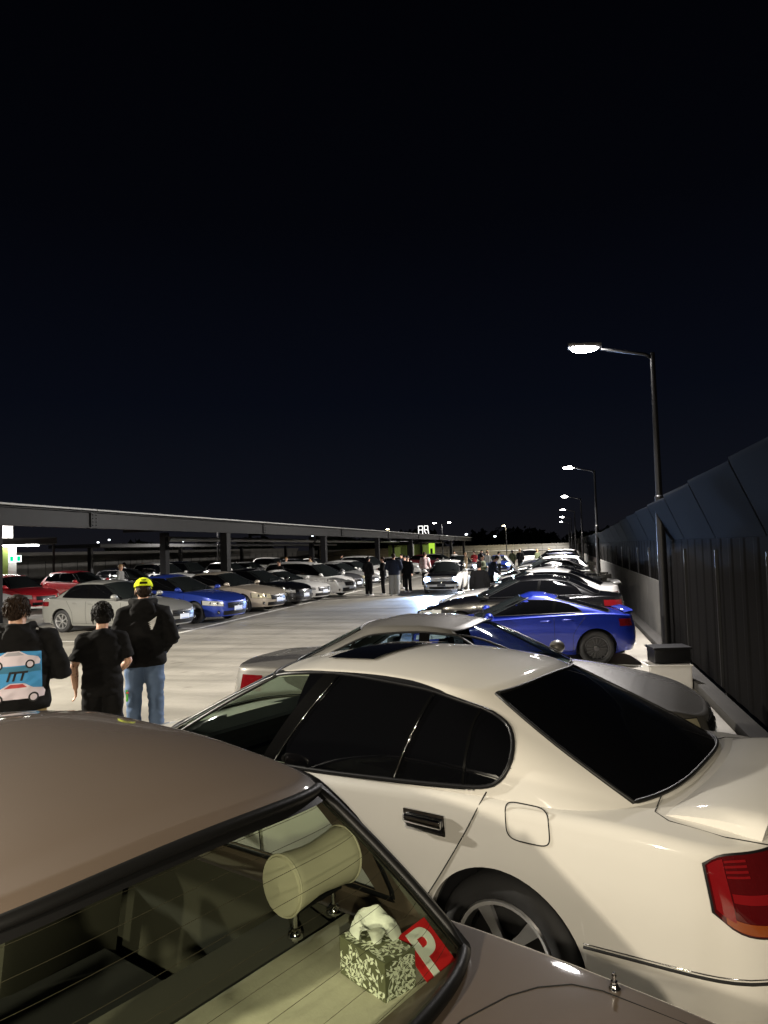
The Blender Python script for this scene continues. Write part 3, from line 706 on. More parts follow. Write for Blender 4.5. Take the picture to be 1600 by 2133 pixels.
# ------------------------------------------------------------------ lamp posts
M_POLE = mat('lamp_post_steel', (0.010, 0.010, 0.011), 0.4, spec=.25)
M_HOUS = mat('lamp_housing_grey', (0.16, 0.16, 0.17), 0.4, metal=.4)
def lamp_post(x, y, label, group=None, h=5.62, reach=1.22, power=1100, col=(1, .94, .84), double=False, lit=True, side=-1, glow=90, arm_rise=.22, cast=True, aim=False):
    root = empty('lamp_post', (x, y, 0), 0, label, 'street lamp', group)
    bm = bmesh.new(); add_tube(bm, [(0, 0, 0), (0, 0, 1.0), (0, 0, 2.9), (0, 0, 2.92), (0, 0, h)], [.085, .085, .08, .062, .045], n=14); bm_obj('pole', bm, M_POLE, root, smooth=True, angle=40)
    bm = bmesh.new(); add_box(bm, (0, 0, .015), (.36, .36, .03), bevel=.004)
    for a in range(4): add_cyl(bm, (.13 * (1 if a % 2 else -1), .13 * (1 if a > 1 else -1), .03), (.13 * (1 if a % 2 else -1), .13 * (1 if a > 1 else -1), .07), .014, n=6)
    bm_obj('base_plate', bm, M_GALV, root)
    for sd in ((-1, 1) if double else (side,)):
        bm = bmesh.new(); add_tube(bm, [(0, 0, h - .12), (sd * .12, 0, h - .02), (sd * (reach - .30), 0, h + arm_rise * .75)], [.034, .032, .028], n=10); bm_obj('arm', bm, M_POLE, root, smooth=True)
        bm = bmesh.new(); add_box(bm, (sd * reach, 0, h + arm_rise + .02), (.62, .30, .07), rot=Matrix.Rotation(R(-4 * sd), 3, 'Y'), bevel=.025); hd = bm_obj('lamp_head', bm, M_HOUS, root, smooth=True, angle=40)
        bm = bmesh.new(); add_ball(bm, (sd * reach, 0, h + arm_rise - .012), (.27, .14, .085), 16, 10); bm_obj('lens', bm, emitter('lamp_lens_%s_%d' % (str(col), glow), col, glow) if lit else M_HEAD, hd)
        if lit and cast:
            ld = bpy.data.lights.new('lamp_light', 'SPOT'); ld.energy = power; ld.color = col; ld.spot_size = R(154 if aim else 164); ld.spot_blend = .6 if aim else .35; ld.shadow_soft_size = .10
            lo = bpy.data.objects.new('lamp_light', ld); COL.objects.link(lo); lo.parent = root; lo.location = (sd * reach, 0, h + arm_rise - .20); lo.rotation_euler = (0, R(38) * (-sd if aim else 0), 0)
    return root
WARM = (1.0, .86, .62); NEUT = (1.0, .95, .90)
lamp_post(-14.6, 6.2, 'lamp post beside the near end of the canopy, just outside the view', None, col=(1, .93, .80), power=12500, side=1, reach=1.22)
names = ['tall lamp post nearest the viewer, its head glaring white above the fence', 'second lamp post along the fence, standing behind the dark coupes', 'third lamp post along the fence in the distance', 'fourth lamp post along the fence, far off', 'fifth lamp post along the fence, very small', 'sixth lamp post along the fence, at the far end']
for i, nm in enumerate(names):
    lamp_post(1.87, 14.26 + 22.4 * i, nm, 'lamp posts along the fence', col=NEUT if i else (1.0, .95, .93), power=4600 if i == 0 else (14500 if i == 1 else 9000), glow=260 if i == 0 else 70, aim=True)
lamp_post(-17.0, 108, 'twin-armed lamp post rising behind the long canopy', None, h=5.6, double=True, col=NEUT, power=2600, reach=1.1)
lamp_post(-8.7, 126, 'lone yellowish lamp post beyond the crowd at the far fence', None, h=5.3, col=(1, .86, .52), power=2600, reach=.3, glow=60)
lamp_post(-27.5, 118, 'warm lamp post shining just over the canopy roof', None, h=5.2, col=(1, .80, .45), power=2600, reach=.3, glow=60)
lamp_post(-30, 60, 'slim lamp post between the canopy and the side fence', None, h=5.0, col=NEUT, power=9000, reach=.8)
lamp_post(-30, 30, 'slim lamp post behind the red hatchbacks', None, h=5.0, col=NEUT, power=9000, reach=.8)

# ------------------------------------------------------------------ canopy over the parking bays
M_STEEL = mat('canopy_steel_grey', (0.012, 0.012, 0.012), 0.5, spec=.12, noise=(2.5, .3))
M_STEELD = mat('canopy_steel_black', (0.007, 0.007, 0.008), 0.6, spec=.15)
M_GUTTER = mat('gutter_zinc', (0.26, 0.26, 0.25), 0.5, metal=.1)
can = empty('parking_canopy', (-15.5, 0, 0), 0, 'long dark steel canopy with a bolted edge beam over the parked cars', 'canopy')
CY0, CY1, ZB = 9.0, 132.0, 3.08
def ibeam(name, y0, y1, x=0.0, zb=ZB, h=.56, m=M_STEEL):
    bm = bmesh.new(); yc, ln = (y0 + y1) / 2, y1 - y0
    add_box(bm, (x, yc, zb + .012), (.24, ln, .024)); add_box(bm, (x, yc, zb + h - .012), (.24, ln, .024)); add_box(bm, (x - .02, yc, zb + h / 2), (.02, ln, h - .05))
    return bm_obj(name, bm, m, can)
seg = [CY0, 21.7, 36.5, 51, 66, 81, 96, 111, CY1]
for a, b in zip(seg, seg[1:]):
    ibeam('edge_beam', a + .005, b - .005)
    bm = bmesh.new(); add_box(bm, (.02, b, ZB + .28), (.05, .34, .50))
    for i in range(4):
        for sd in (-1, 1): add_cyl(bm, (.045, b + sd * .09, ZB + .10 + i * .12), (.075, b + sd * .09, ZB + .10 + i * .12), .018, n=6)
    bm_obj('splice_plate', bm, M_STEEL, can)
    bm = bmesh.new(); add_box(bm, (.10, (a + b) / 2, ZB + .625), (.12, b - a - .03, .06), bevel=.012); bm_obj('gutter', bm, M_GUTTER, can)
    bm = bmesh.new()
    for q in range(2): add_box(bm, (-2.9, (a + b) / 2, ZB + .60 - q * .0), (5.6, b - a - .02, .05)) if q == 0 else None
    bm_obj('roof_sheet', bm, M_STEELD, can)
for y in (17.25, 32.0, 47.0, 62.0, 77.0, 92.0, 107.0, 122.0):
    bm = bmesh.new(); add_box(bm, (-.10, y, ZB / 2), (.36, .42, ZB - .004), bevel=.02); add_box(bm, (-.10, y, .02), (.6, .62, .04)); o = bm_obj('column', bm, M_STEELD if y != 32.0 else M_STEEL, can)
    bm = bmesh.new(); add_box(bm, (-2.9, y, ZB + .38), (5.4, .18, .36)); bm_obj('cross_beam', bm, M_STEELD, can)
for y in (34.1, 57.3, 80.0, 103.0):
    bm = bmesh.new(); add_box(bm, (-4.6, y, ZB / 2 + .1), (.34, .40, ZB + .2), bevel=.02); bm_obj('column', bm, M_STEELD, can)
for a, b, x in ((34.2, 57.0, -4.4), (57.6, 79.8, -4.4), (80.3, 102.6, -4.4), (103.4, 128, -4.4)):
    bm = bmesh.new(); add_cyl(bm, (x, a, ZB - .14), (x, b, ZB - .14), .13, n=16); bm_obj('drain_pipe', bm, M_GALV, can, smooth=True, angle=50)
M_TUBE = emitter('fluorescent_tube', (1, .98, .95), 14)
for y in (88, 95, 101):
    bm = bmesh.new(); add_box(bm, (-3.6, y, ZB + .53), (.16, 1.6, .06)); o = bm_obj('batten_light', bm, M_TUBE, can)

# second canopy edge behind
can2 = empty('rear_canopy', (-36, 0, 0), 0, 'dark shelter roof further back behind the first canopy', 'canopy')
bm = bmesh.new(); add_box(bm, (0, 78, 3.0), (4.5, 60, .25)); bm_obj('roof_sheet', bm, M_STEELD, can2)
bm = bmesh.new(); add_box(bm, (2.27, 78, 2.95), (.05, 60, .2)); bm_obj('edge_beam', bm, M_STEEL, can2)
for y in (50, 64, 78, 92, 106):
    bm = bmesh.new(); add_box(bm, (0, y, 1.437), (.3, .3, 2.87)); bm_obj('column', bm, M_STEELD, can2)

# ------------------------------------------------------------------ stair lobby at the side and the far green lobby
M_GREEN = mat('wall_olive_green', (0.20, 0.27, 0.06), 0.7, noise=(2, .12)); M_WHITE = mat('painted_white', (.70, .68, .66), .6, noise=(3, .06)); M_LIME = mat('panel_lime', (.42, .62, .05), .5)
lob = empty('stair_lobby', (-29.15, 33.6, 0), R(42), 'small green stair lobby with flat roof, exit sign and strip light', 'building')
def part_box(name, par, c, s_, m, bev=0.0): 
    bm = bmesh.new(); add_box(bm, c, s_, bevel=bev); return bm_obj(name, bm, m, par)
part_box('green_wall', lob, (-1.1, 0, 1.45), (1.9, .2, 2.9), M_GREEN); part_box('white_wall', lob, (.06, .3, 1.45), (.40, .8, 2.9), M_WHITE)
part_box('roof_slab', lob, (-.1, 0, 3.08), (4.6, 3.0, .34), M_STEEL); part_box('roof_post', lob, (2.05, -1.2, 1.45), (.12, .12, 2.9), M_STEELD)
part_box('tower_block', lob, (-.55, .6, 3.95), (1.3, 1.2, 1.4), M_WHITE)
part_box('strip_light', lob, (.35, -.4, 2.86), (2.0, .12, .07), emitter('lobby_tube', (1, .98, .94), 40))
sg = part_box('exit_sign', lob, (.18, -.6, 2.15), (.62, .05, .36), emitter('sign_white', (.85, 1, .95), 2.6)); M_EXIT = emitter('sign_green', (.0, .55, .25), 1.6)
part_box('sign_panel', sg, (.02, -.628, 2.15), (.16, .006, .26), M_EXIT); part_box('sign_panel', sg, (.36, -.628, 2.15), (.16, .006, .26), M_EXIT)
lob2 = empty('lift_lobby', (-17.6, 90, 0), R(8), 'green lift lobby with a bright lime panel under the far canopy', 'building')
part_box('green_wall', lob2, (-1.0, 2, 1.3), (5.4, .2, 2.5), M_GREEN); part_box('lime_panel', lob2, (2.0, .6, 1.35), (.75, .12, 2.6), emitter('lime_lit_panel', (.45, .75, .06), 1.0)); part_box('notice', lob2, (1.95, .52, 1.6), (.30, .03, .75), M_STEELD)
for x in (-3.0, -1.1, .6): part_box('post', lob2, (x, 1.5, 1.4), (.28, .28, 2.8), M_STEELD)
part_box('white_post', lob2, (-.35, .8, 1.3), (.10, .10, 2.6), M_WHITE)
part_box('lintel', lob2, (-.6, 1.4, 2.85), (6.4, 1.4, .22), M_STEELD)
sgn = empty('roof_sign', (-15.4, 84, 3.75), R(8), 'pair of white outlined letters lit up on top of the canopy', 'sign'); M_SIGN = emitter('sign_letters', (1, .98, .95), 2.4)
def bars(par, segs, dx, name='letter'):
    bm = bmesh.new()
    for x0, z0, x1, z1 in segs: add_tube(bm, [(dx + x0, 0, z0), (dx + x1, 0, z1)], .038, n=6)
    bm_obj(name, bm, M_SIGN, par)
bars(sgn, [(0, 0, 0, .92), (0, .92, .48, .92), (.48, 0, .48, .92), (0, .46, .48, .46)], -.62)
bars(sgn, [(0, .35, 0, .92), (0, .92, .42, .92), (.42, .46, .42, .92), (0, .46, .42, .46), (0, .35, .2, 0), (.42, .46, .5, 0)], .06)
part_box('sign_base', sgn, (0, 0, -.03), (1.5, .1, .06), M_STEELD)

# unseen shelter added behind the viewer to throw warm light on the nearest cars
shl = empty('added_shelter', (0, 0, 0), 0, 'unseen low shelter with warm tube lights, added right behind the viewer', 'shelter')
part_box('roof_sheet', shl, (-2.2, -4.2, 3.34), (9.0, 6.4, .10), M_STEELD)
for x in (-6.3, 1.7):
    for y in (-1.5, -7.0): part_box('post', shl, (x, y, 1.645), (.14, .14, 3.29), M_STEELD)
M_WTUBE = emitter('warm_tube', (1, .88, .66), 10)
for x, y, z, pw in ((-2.45, -1.3, 3.02, 690), (1.0, -3.0, 3.08, 860), (-5.4, -1.6, 3.02, 600)):
    part_box('batten_light', shl, (x, y, z + .17), (1.3, .10, .08), M_WTUBE); part_box('hanger', shl, (x, y, z + .25), (.05, .05, .08), M_STEELD)
    ld = bpy.data.lights.new('added_batten_lamp', 'POINT'); ld.energy = pw; ld.color = (1, .88, .68); ld.shadow_soft_size = .07; lo = bpy.data.objects.new('added_batten_lamp', ld); COL.objects.link(lo); lo.parent = shl; lo.location = (x, y, z)  # unseen lamp added as warm key and fill for the near cars
# ------------------------------------------------------------------ far dark trees and town lights beyond the fence
M_LEAF = mat('far_tree_leaves', (.03, .045, .02), .9)
def far_trees():
    V = []; F = []; rng = random.Random(3)
    for i in range(42):
        x = rng.uniform(-150, 60); y = rng.uniform(185, 260); h = rng.uniform(4.5, 7.6) * y / 210; w = rng.uniform(4, 9)
        for _ in range(170):
            a = rng.uniform(0, 6.28); e = rng.uniform(-.9, 1); rr = rng.uniform(.55, 1.05); c = Vector((x + w * rr * math.cos(a) * math.sqrt(1 - e * e * .8), y + w * rr * math.sin(a) * .6, h * .55 + h * .45 * e * rr)); s_ = rng.uniform(.35, .9)
            n = Vector((rng.gauss(0, 1), rng.gauss(0, 1), rng.gauss(0, 1))).normalized(); u = n.orthogonal().normalized() * s_; v = n.cross(u); k = len(V)
            V += [c - u - v, c + u - v * .6, c + u * .8 + v, c - u * .7 + v]; F.append((k, k + 1, k + 2, k + 3))
        k = len(V)
        for q in range(10): V.append((x + w * .85 * math.cos(q * .628), y + w * .4 * math.sin(q * .628), 0)); V.append((x + w * .8 * math.cos(q * .628), y + w * .4 * math.sin(q * .628), h * .72))
        for q in range(10): F.append((k + 2 * q, k + 2 * ((q + 1) % 10), k + 2 * ((q + 1) % 10) + 1, k + 2 * q + 1))
    o = mesh_obj('treeline', V, F, M_LEAF, smooth=False); return tag(o, 'dark line of trees beyond the far fence', 'trees', kind='stuff')
far_trees()
M_TOWN = emitter('town_lamp', (.9, .95, 1.0), 6.0)
TOWN = ['leftmost', 'second from the left', 'third from the left', 'fourth from the left', 'fifth from the left', 'sixth from the left', 'lowest', 'second from the right', 'rightmost']
for i, (x, y, z) in enumerate([(-150, 190, 6.5), (-120, 170, 6.0), (-118, 172, 6.6), (-92, 165, 5.4), (-60, 172, 5.8), (-54, 180, 6.4), (-100, 150, 4.6), (-22, 178, 4.9), (-15, 178, 4.2)]):
    r_ = empty('distant_lamp', (x, y, 0), 0, TOWN[i] + ' of the small white town lamps beyond the side fence', 'street lamp', 'distant town lamps'); bm = bmesh.new(); add_tube(bm, [(0, 0, 0), (0, 0, z)], .08, n=6); bm_obj('pole', bm, M_POLE, r_)
    bm = bmesh.new(); add_ball(bm, (0, 0, z + .2), (.34, .2, .2), 8, 6); bm_obj('lens', bm, M_TOWN, r_)
# crate and bag at the foot of the near lamp post
_crs = .83
cr = empty('plastic_crate', (1.42, 10.95, 0), R(8), 'white plastic crate on the ground by the near lamp post', 'crate')
bm = bmesh.new()
for sx in (-1, 1): add_box(bm, (sx * .34, 0, .20), (.02, .44, .40), bevel=.004)
for sy in (-1, 1): add_box(bm, (0, sy * .22, .20), (.66, .02, .40), bevel=.004)
add_box(bm, (0, 0, .02), (.66, .42, .03)); bm_obj('tub', bm, M_WHITE, cr)
bm = bmesh.new(); add_tube(bm, [(.36 * a, .24 * b, .40) for a, b in ((-1, -1), (1, -1), (1, 1), (-1, 1))], .014, n=6, closed=True); bm_obj('rim', bm, M_WHITE, cr)
cr.scale = (_crs,) * 3
bg_ = empty('black_box', (1.46, 11.0, .345), R(12), 'black storage box resting on top of the white crate', 'box')
bm = bmesh.new(); add_box(bm, (0, 0, .10), (.50, .34, .20), bevel=.02); bm_obj('base', bm, M_TRIM, bg_, smooth=True, angle=40)
bm = bmesh.new(); add_box(bm, (0, 0, .215), (.54, .38, .03), bevel=.008); bm_obj('lid', bm, M_TRIM, bg_)
# ------------------------------------------------------------------ parked cars
C_ = lambda **k: k
SEDAN = C_(L=4.53, W=1.71, xD=.50, xC=1.18, xB=2.30, xA=3.22, top=[(0, .90), (.5, .95), (1.2, .93), (3.1, .89), (3.9, .79), (4.35, .66), (4.53, .56)])
SEDAN2 = C_(L=4.60, W=1.76, xD=.42, xC=1.25, xB=2.30, xA=3.35, rax=.98, fax=3.62, rw=.325, arch=.37, top=[(0, .98), (.5, 1.0), (1.2, .98), (3.2, .91), (4.0, .82), (4.42, .70), (4.60, .60)], roof=[(0, 1.34), (.4, 1.41), (.7, 1.41), (1, 1.35)], df=[(.15, .06), (.4, .0), (.55, .0), (.8, .14)])
HATCH = C_(L=4.20, W=1.76, ar=.40, xD=.10, xC=.52, xB=2.25, xA=3.12, aRb=.22, aRt=.2, rax=.78, fax=3.36, top=[(0, .96), (.4, .98), (1.2, .95), (2.9, .89), (3.6, .80), (4.03, .68), (4.20, .58)], roof=[(0, 1.36), (.35, 1.42), (.7, 1.41), (1, 1.36)], dr=[(.2, .08), (.5, 0), (.95, .10)], wt=.56)
GOLF = dict(HATCH, L=4.20, xD=.12, xC=.45, xB=2.35, top=[(0, .93), (.4, .95), (1.2, .93), (2.9, .90), (3.6, .84), (4.03, .74), (4.20, .66)])
COUPE = C_(L=4.24, W=1.775, ar=.42, af=.80, rax=.80, fax=3.37, rw=.320, arch=.37, top=[(0, .88), (.4, .94), (.8, .955), (1.5, .93), (2.6, .87), (3.2, .81), (3.8, .72), (4.1, .62), (4.24, .52)],
           ctr=[(0, .93), (.5, .97), (1.5, .97), (2.9, .89), (3.3, .84), (3.8, .75), (4.1, .65), (4.24, .56)], xD=.42, xC=1.45, xB=2.05, xA=3.02, wb=.74, wt=.50, roof=[(0, 1.205), (.4, 1.262), (.7, 1.268), (1, 1.215)], crown=.06, flare=.035, sec=[(.15, .88), (.30, .955), (.50, .99), (.66, 1.0), (.82, .97), (.95, .93)])
MPV = C_(L=4.76, W=1.82, xD=.12, xC=.55, xB=3.05, xA=4.05, rax=.95, fax=3.72, rw=.335, arch=.38, top=[(0, 1.02), (.5, 1.04), (1.5, 1.02), (3.4, .94), (4.1, .86), (4.55, .74), (4.76, .62)], roof=[(0, 1.50), (.35, 1.56), (.7, 1.53), (1, 1.44)], wb=.80, wt=.60, aFb=.45, sec=[(.15, .90), (.30, .965), (.55, .995), (.75, 1.0), (.95, .975), (1.1, .95)])
SUV = C_(L=4.45, W=1.82, xD=.10, xC=.45, xB=2.4, xA=3.2, rax=.9, fax=3.52, rw=.35, arch=.40, sill=.28, lowf=.28, lowr=.34, top=[(0, 1.06), (.5, 1.08), (1.5, 1.04), (3.0, .99), (3.8, .93), (4.25, .82), (4.45, .70)], roof=[(0, 1.56), (.35, 1.62), (.7, 1.61), (1, 1.56)], wb=.80, wt=.62, sec=[(.2, .92), (.40, .985), (.65, 1.0), (.9, .985), (1.1, .95)])
LOWSED = dict(SEDAN, L=4.6, W=1.76, roof=[(0, 1.27), (.4, 1.33), (.7, 1.33), (1, 1.28)])
P = lambda n, c, me=0.0, **k: paint('paint_' + n, c, metal=me, **k)
SILVER = P('silver', (.27, .27, .255), .45); BLUE = P('royal_blue', (.012, .035, .26), .35); BEIGE = P('champagne', (.46, .40, .32), .4); BLACK = P('black', (.004, .004, .0045), 0, rough=.18)
WHITE = P('white', (.70, .69, .66)); RED = P('red', (.42, .012, .020)); GREY = P('graphite', (.09, .09, .095), .5); MAROON = P('maroon', (.14, .012, .018), .3); LSILVER = P('light_silver', (.40, .40, .39), .4); ELEC = P('electric_blue', (.003, .018, .27), .4)
YDISC = M_HEADY

gl = 'cars in the row across the aisle'
make_car('silver_sedan', (-12.22, 18.25), -9, 'silver four-door sedan with plastic wheel covers, nearest across the aisle', gl, SILVER, SEDAN, wheel='seven', head_mat=M_HEADY, head_z=(.53, .68))
make_car('blue_sedan', (-11.85, 20.95), -12, 'glossy royal blue sedan behind the man in the yellow cap', gl, BLUE, SEDAN2, wheel='five', rim=M_ALLOYD, head_z=(.56, .69))
make_car('beige_sedan', (-11.85, 24.4), -12, 'champagne beige older sedan with rounded yellowed headlamps', gl, BEIGE, SEDAN, wheel='five', head_mat=M_HEADY, head_k=(.77, .93), head_z=(.53, .69))
make_car('black_sedan', (-11.7, 26.75), -13, 'black sedan between the beige sedan and the white coupe', gl, BLACK, SEDAN2, wheel='multi', head_z=(.58, .68))
make_car('white_coupe', (-11.5, 29.0), -14, 'low white sports coupe with its nose beside the tall white wagon', gl, WHITE, COUPE, wheel='multi', head_z=(.55, .63))
mpv, ms = make_car('white_people_mover', (-11.42, 31.8), -14, 'tall white people mover with a black side window band', gl, WHITE, MPV, wheel='multi', head_z=(.72, .82), grille_z=(.5, .66), lower_z=(.25, .42), pillars=(1.5, 2.7))
make_car('grey_sedan', (-12.0, 35.5), -15, 'graphite grey sedan next to the tall white people mover', gl, GREY, SEDAN2, wheel='five')
make_car('silver_hatchback', (-11.9, 38.7), -15, 'silver hatchback with round wheel arches, behind two men in black', gl, LSILVER, SEDAN, wheel='five', head_mat=M_HEADY)
make_car('white_hatchback', (-12.2, 42.3), -15, 'white hatchback parked behind the silver hatchback', gl, WHITE, HATCH, wheel='multi', lod=2)
make_car('white_suv', (-12.4, 46.8), -15, 'white off-roader with tall roof behind the men in jackets', gl, WHITE, SUV, wheel='five', lod=2)
make_car('white_sedan', (-12.6, 57.0), -12, 'white sedan with its windscreen facing the crowd', gl, WHITE, SEDAN, wheel='five', lod=2)
make_car('maroon_sedan', (-12.0, 66.0), -12, 'dark maroon sedan near the lime panel', gl, MAROON, SEDAN2, wheel='five', lod=2)
make_car('silver_wagon', (-11.6, 71.5), -12, 'pale silver car at the end of the row by the crowd', gl, LSILVER, HATCH, wheel='five', lod=2)
# back rows under and behind the canopy
gb = 'cars parked in the rows behind the canopy'
back = [('red_hatchback', (-22.2, 25.8), -16, 'bright red hatchback half hidden by the silver sedan', RED, HATCH), ('white_sedan', (-21.3, 22.2), -16, 'white sedan bonnet showing by the nearest canopy column', WHITE, SEDAN),
        ('red_hatchback', (-22.5, 30.5), -14, 'second red hatchback further back, behind the silver roof', RED, HATCH), ('cream_suv', (-29.0, 31.5), -14, 'cream roofed wagon just behind the bright red hatchback', BEIGE, SUV),
        ('dark_hatchback', (-22.3, 34.2), -14, 'black hatchback with chrome trim behind the blue sedan', BLACK, HATCH), ('white_suv', (-22.4, 38.0), -14, 'white wagon with roof rails behind the beige sedan', WHITE, SUV),
        ('black_suv', (-23.0, 42.0), -14, 'black van-like wagon in shadow under the canopy', BLACK, SUV), ('white_hatchback', (-22.5, 47.0), -14, 'white hatchback under the canopy behind the people mover', WHITE, HATCH),
        ('silver_sedan', (-22.8, 51.0), -14, 'silver sedan deep under the canopy', LSILVER, SEDAN), ('white_suv', (-23.0, 56.5), -14, 'white tall wagon deep under the canopy', WHITE, SUV),
        ('grey_hatchback', (-22.8, 61.0), -14, 'grey hatchback deep under the canopy', GREY, HATCH), ('white_sedan', (-22.8, 66.0), -14, 'white sedan furthest under the canopy', WHITE, SEDAN), ('white_hatchback', (-17.6, 63.0), -14, 'white hatchback nose-in near the lift lobby', WHITE, HATCH)]
for nm, lc, hd, lb, cm, sp in back: make_car(nm, lc, hd, lb, gb, cm, sp, lod=2)

# right-hand row along the fence
gr = 'cars parked along the fence'
brz, bs = make_car('blue_coupe', (-.72, 13.35), 187, 'electric blue sports coupe with black wheels and a small boot spoiler', gr, ELEC, COUPE, wheel='mesh', rim=M_ALLOYD, tail_k=(.16, .245), tail_z=(.72, .85), head_z=(.55, .63), handles=True, mirror_dz=-.03,
    dlo=(1.02, 2.84, lambda x: .93 + .035 - .05 * (x - 1.0) / 1.8, (lambda f: (lambda x: float(f(x))))(spl([(1.02, .975), (1.10, 1.045), (1.30, 1.13), (1.65, 1.195), (2.05, 1.20), (2.45, 1.06), (2.84, .92)]))), pillars=(1.55,))
def spoiler(root, s, x, z, w, m, lift=.05, name='boot_spoiler', chord=.16):
    bm = bmesh.new(); n = 13
    for i, y in enumerate(np.linspace(-w / 2, w / 2, n)):
        f = 1 - (abs(y) / (w / 2)) ** 4; zz = z + lift * f
        pr = [(x + chord * .5, zz - .012 - lift * .4 * f), (x, zz + .010), (x - chord * .5, zz + .022), (x - chord * .5, zz - .004), (x, zz - .02)]
        cur = [bm.verts.new((px - s.L / 2, y, pz)) for px, pz in pr]
        if i:
            for j in range(5): bm.faces.new((prev[j], cur[j], cur[(j + 1) % 5], prev[(j + 1) % 5]))
        prev = cur
    return bm_obj(name, bm, m, root, smooth=True, angle=40)
brz.scale = (.92, .92, .92); brz.location.x -= .02
spoiler(brz, bs, .17, .962, 1.35, ELEC, .022)
def wing(root, s, x, z, w, m):
    spoiler(root, s, x, z, w, m, .0, 'rear_wing', .24); bm = bmesh.new()
    for y in (-.42, .42): add_box(bm, (x - s.L / 2 + .03, y, (z + .93) / 2), (.14, .012, z - .90))
    for y in (-w / 2, w / 2): add_box(bm, (x - s.L / 2, y, z), (.30, .012, .13))
    return bm_obj('wing_stand', bm, m, root)
blk, ks_ = make_car('black_sedan', (-.95, 16.7), 182, 'black sedan with tinted windows right behind the electric blue coupe', gr, BLACK, LOWSED, wheel='multi', rim=M_ALLOYD)
wh, ws_ = make_car('white_sedan', (-.85, 19.4), 182, 'white sedan whose pale roof shows over the black sedan', gr, WHITE, dict(SEDAN2, L=4.68), wheel='multi'); spoiler(wh, ws_, .12, 1.06, 1.3, WHITE, .03)
g1, gs1 = make_car('grey_coupe', (-.6, 22.4), 180, 'dark grey coupe with a low rear wing behind the white sedan', gr, GREY, COUPE, wheel='multi', lod=2); wing(g1, gs1, .22, 1.10, 1.4, BLACK)
g2, gs2 = make_car('silver_coupe', (-.7, 25.3), 180, 'silver coupe roof beyond the dark grey coupe', gr, LSILVER, COUPE, wheel='multi', lod=2)
b2, bs2 = make_car('black_coupe', (-.7, 28.3), 180, 'black coupe with its bonnet raised towards the aisle', gr, BLACK, COUPE, wheel='multi', lod=2)
w3, ws3 = make_car('white_coupe', (-.6, 31.4), 180, 'white coupe with a tall black wing beside the fence', gr, WHITE, COUPE, wheel='multi', lod=2); wing(w3, ws3, .2, 1.22, 1.5, BLACK)
for i, (nm, cm, sp, lb) in enumerate([('black_sedan', BLACK, SEDAN, 'black sedan further along the fence, after the white winged coupe'), ('white_hatchback', WHITE, HATCH, 'white hatchback far along the fence'), ('black_hatchback', BLACK, HATCH, 'black hatchback far along the fence'), ('red_coupe', RED, COUPE, 'red coupe far along the fence with people beside it'), ('silver_sedan', LSILVER, SEDAN, 'silver sedan near the end of the fence row'), ('dark_sedan', GREY, SEDAN, 'dark grey sedan last in the fence row'), ('blue_hatchback', BLUE, HATCH, 'blue hatchback deep in the distance along the fence'), ('white_suv', WHITE, SUV, 'white wagon deep in the distance along the fence')]):
    make_car(nm, (-.6, 34.6 + i * 3.0), 180, lb, gr, cm, sp, lod=2)
# raised bonnet of the black coupe
bm = bmesh.new(); add_box(bm, (0, 0, 0), (1.05, 1.35, .03), bevel=.01); bn = bm_obj('raised_bonnet', bm, GREY, b2, smooth=True, angle=40); bn.location = (1.0, 0, 1.25); bn.rotation_euler = (0, R(-52), 0); bn.parent = b2

# driving hatchback with its headlamps on
gf, gs = make_car('white_hatchback', (-5.15, 33.6), -88, 'white hatchback with dark bonnet driving up the aisle, headlamps blazing', None, WHITE, GOLF, wheel='multi', rim=M_ALLOYD, plate_mat=M_PLATEB, head_z=(.60, .72), grille_z=(.44, .58), grille_k=.86, lower_z=(.24, .34), head_k=None)
M_BEAM = emitter('headlamp_on', (.42, .62, 1.0), 60)
def beams(root, s, z=.66, y=.62, power=260, x=None, col=(.70, .82, 1.0)):
    for sg in (1, -1):
        Pp = s.B(np.array([.885]), np.array([z]))[0]; bm = bmesh.new(); add_ball(bm, (Pp[0] + .01, sg * Pp[1], z), (.05, .16, .10), 12, 8); bm_obj('headlight', bm, M_BEAM, root, smooth=True)
        ld = bpy.data.lights.new('headlamp_beam', 'SPOT'); ld.energy = power; ld.color = col; ld.spot_size = R(74); ld.spot_blend = .8; ld.shadow_soft_size = .06
        lo = bpy.data.objects.new('headlamp_beam', ld); COL.objects.link(lo); lo.parent = root; lo.location = (Pp[0] + .08, sg * Pp[1], z); lo.rotation_euler = (0, R(-90 + 7) , 0)
        lo.rotation_euler = Vector((1, 0, -.10)).to_track_quat('-Z', 'Y').to_euler()
beams(gf, gs, power=3000, col=(.34, .55, 1.0))
bm = bmesh.new(); xs_ = np.linspace(gs.xA - .02, gs.L - .22, 12); ys_ = np.linspace(-.70, .70, 15)   # dark bonnet skin
V = [(x - gs.L / 2, y * (1 - .10 * (x - 3) / 1.2), float(gs.deck(np.array(x), np.array(y))) + .006) for x in xs_ for y in ys_]; bm.free()
mesh_obj('bonnet', V, grid_faces(12, 15), BLACK, gf)
# cars among the crowd at the far end
gc = 'cars among the crowd at the far end'
c1, cs1 = make_car('blue_coupe', (-4.7, 58.5), -84, 'dark car with lit headlamps among the crowd', gc, BLUE, COUPE, lod=2, head_k=None); beams(c1, cs1, z=.60, power=1500)
c2, cs2 = make_car('white_off_roader', (-2.6, 66), 95, 'white off-roader showing its tail among the crowd', gc, WHITE, SUV, lod=2)
c3, cs3 = make_car('silver_sedan', (-7.4, 55.5), -70, 'silver sedan with bright headlamps at the edge of the crowd', gc, LSILVER, SEDAN, lod=2, head_k=None); beams(c3, cs3, z=.60, power=1500)
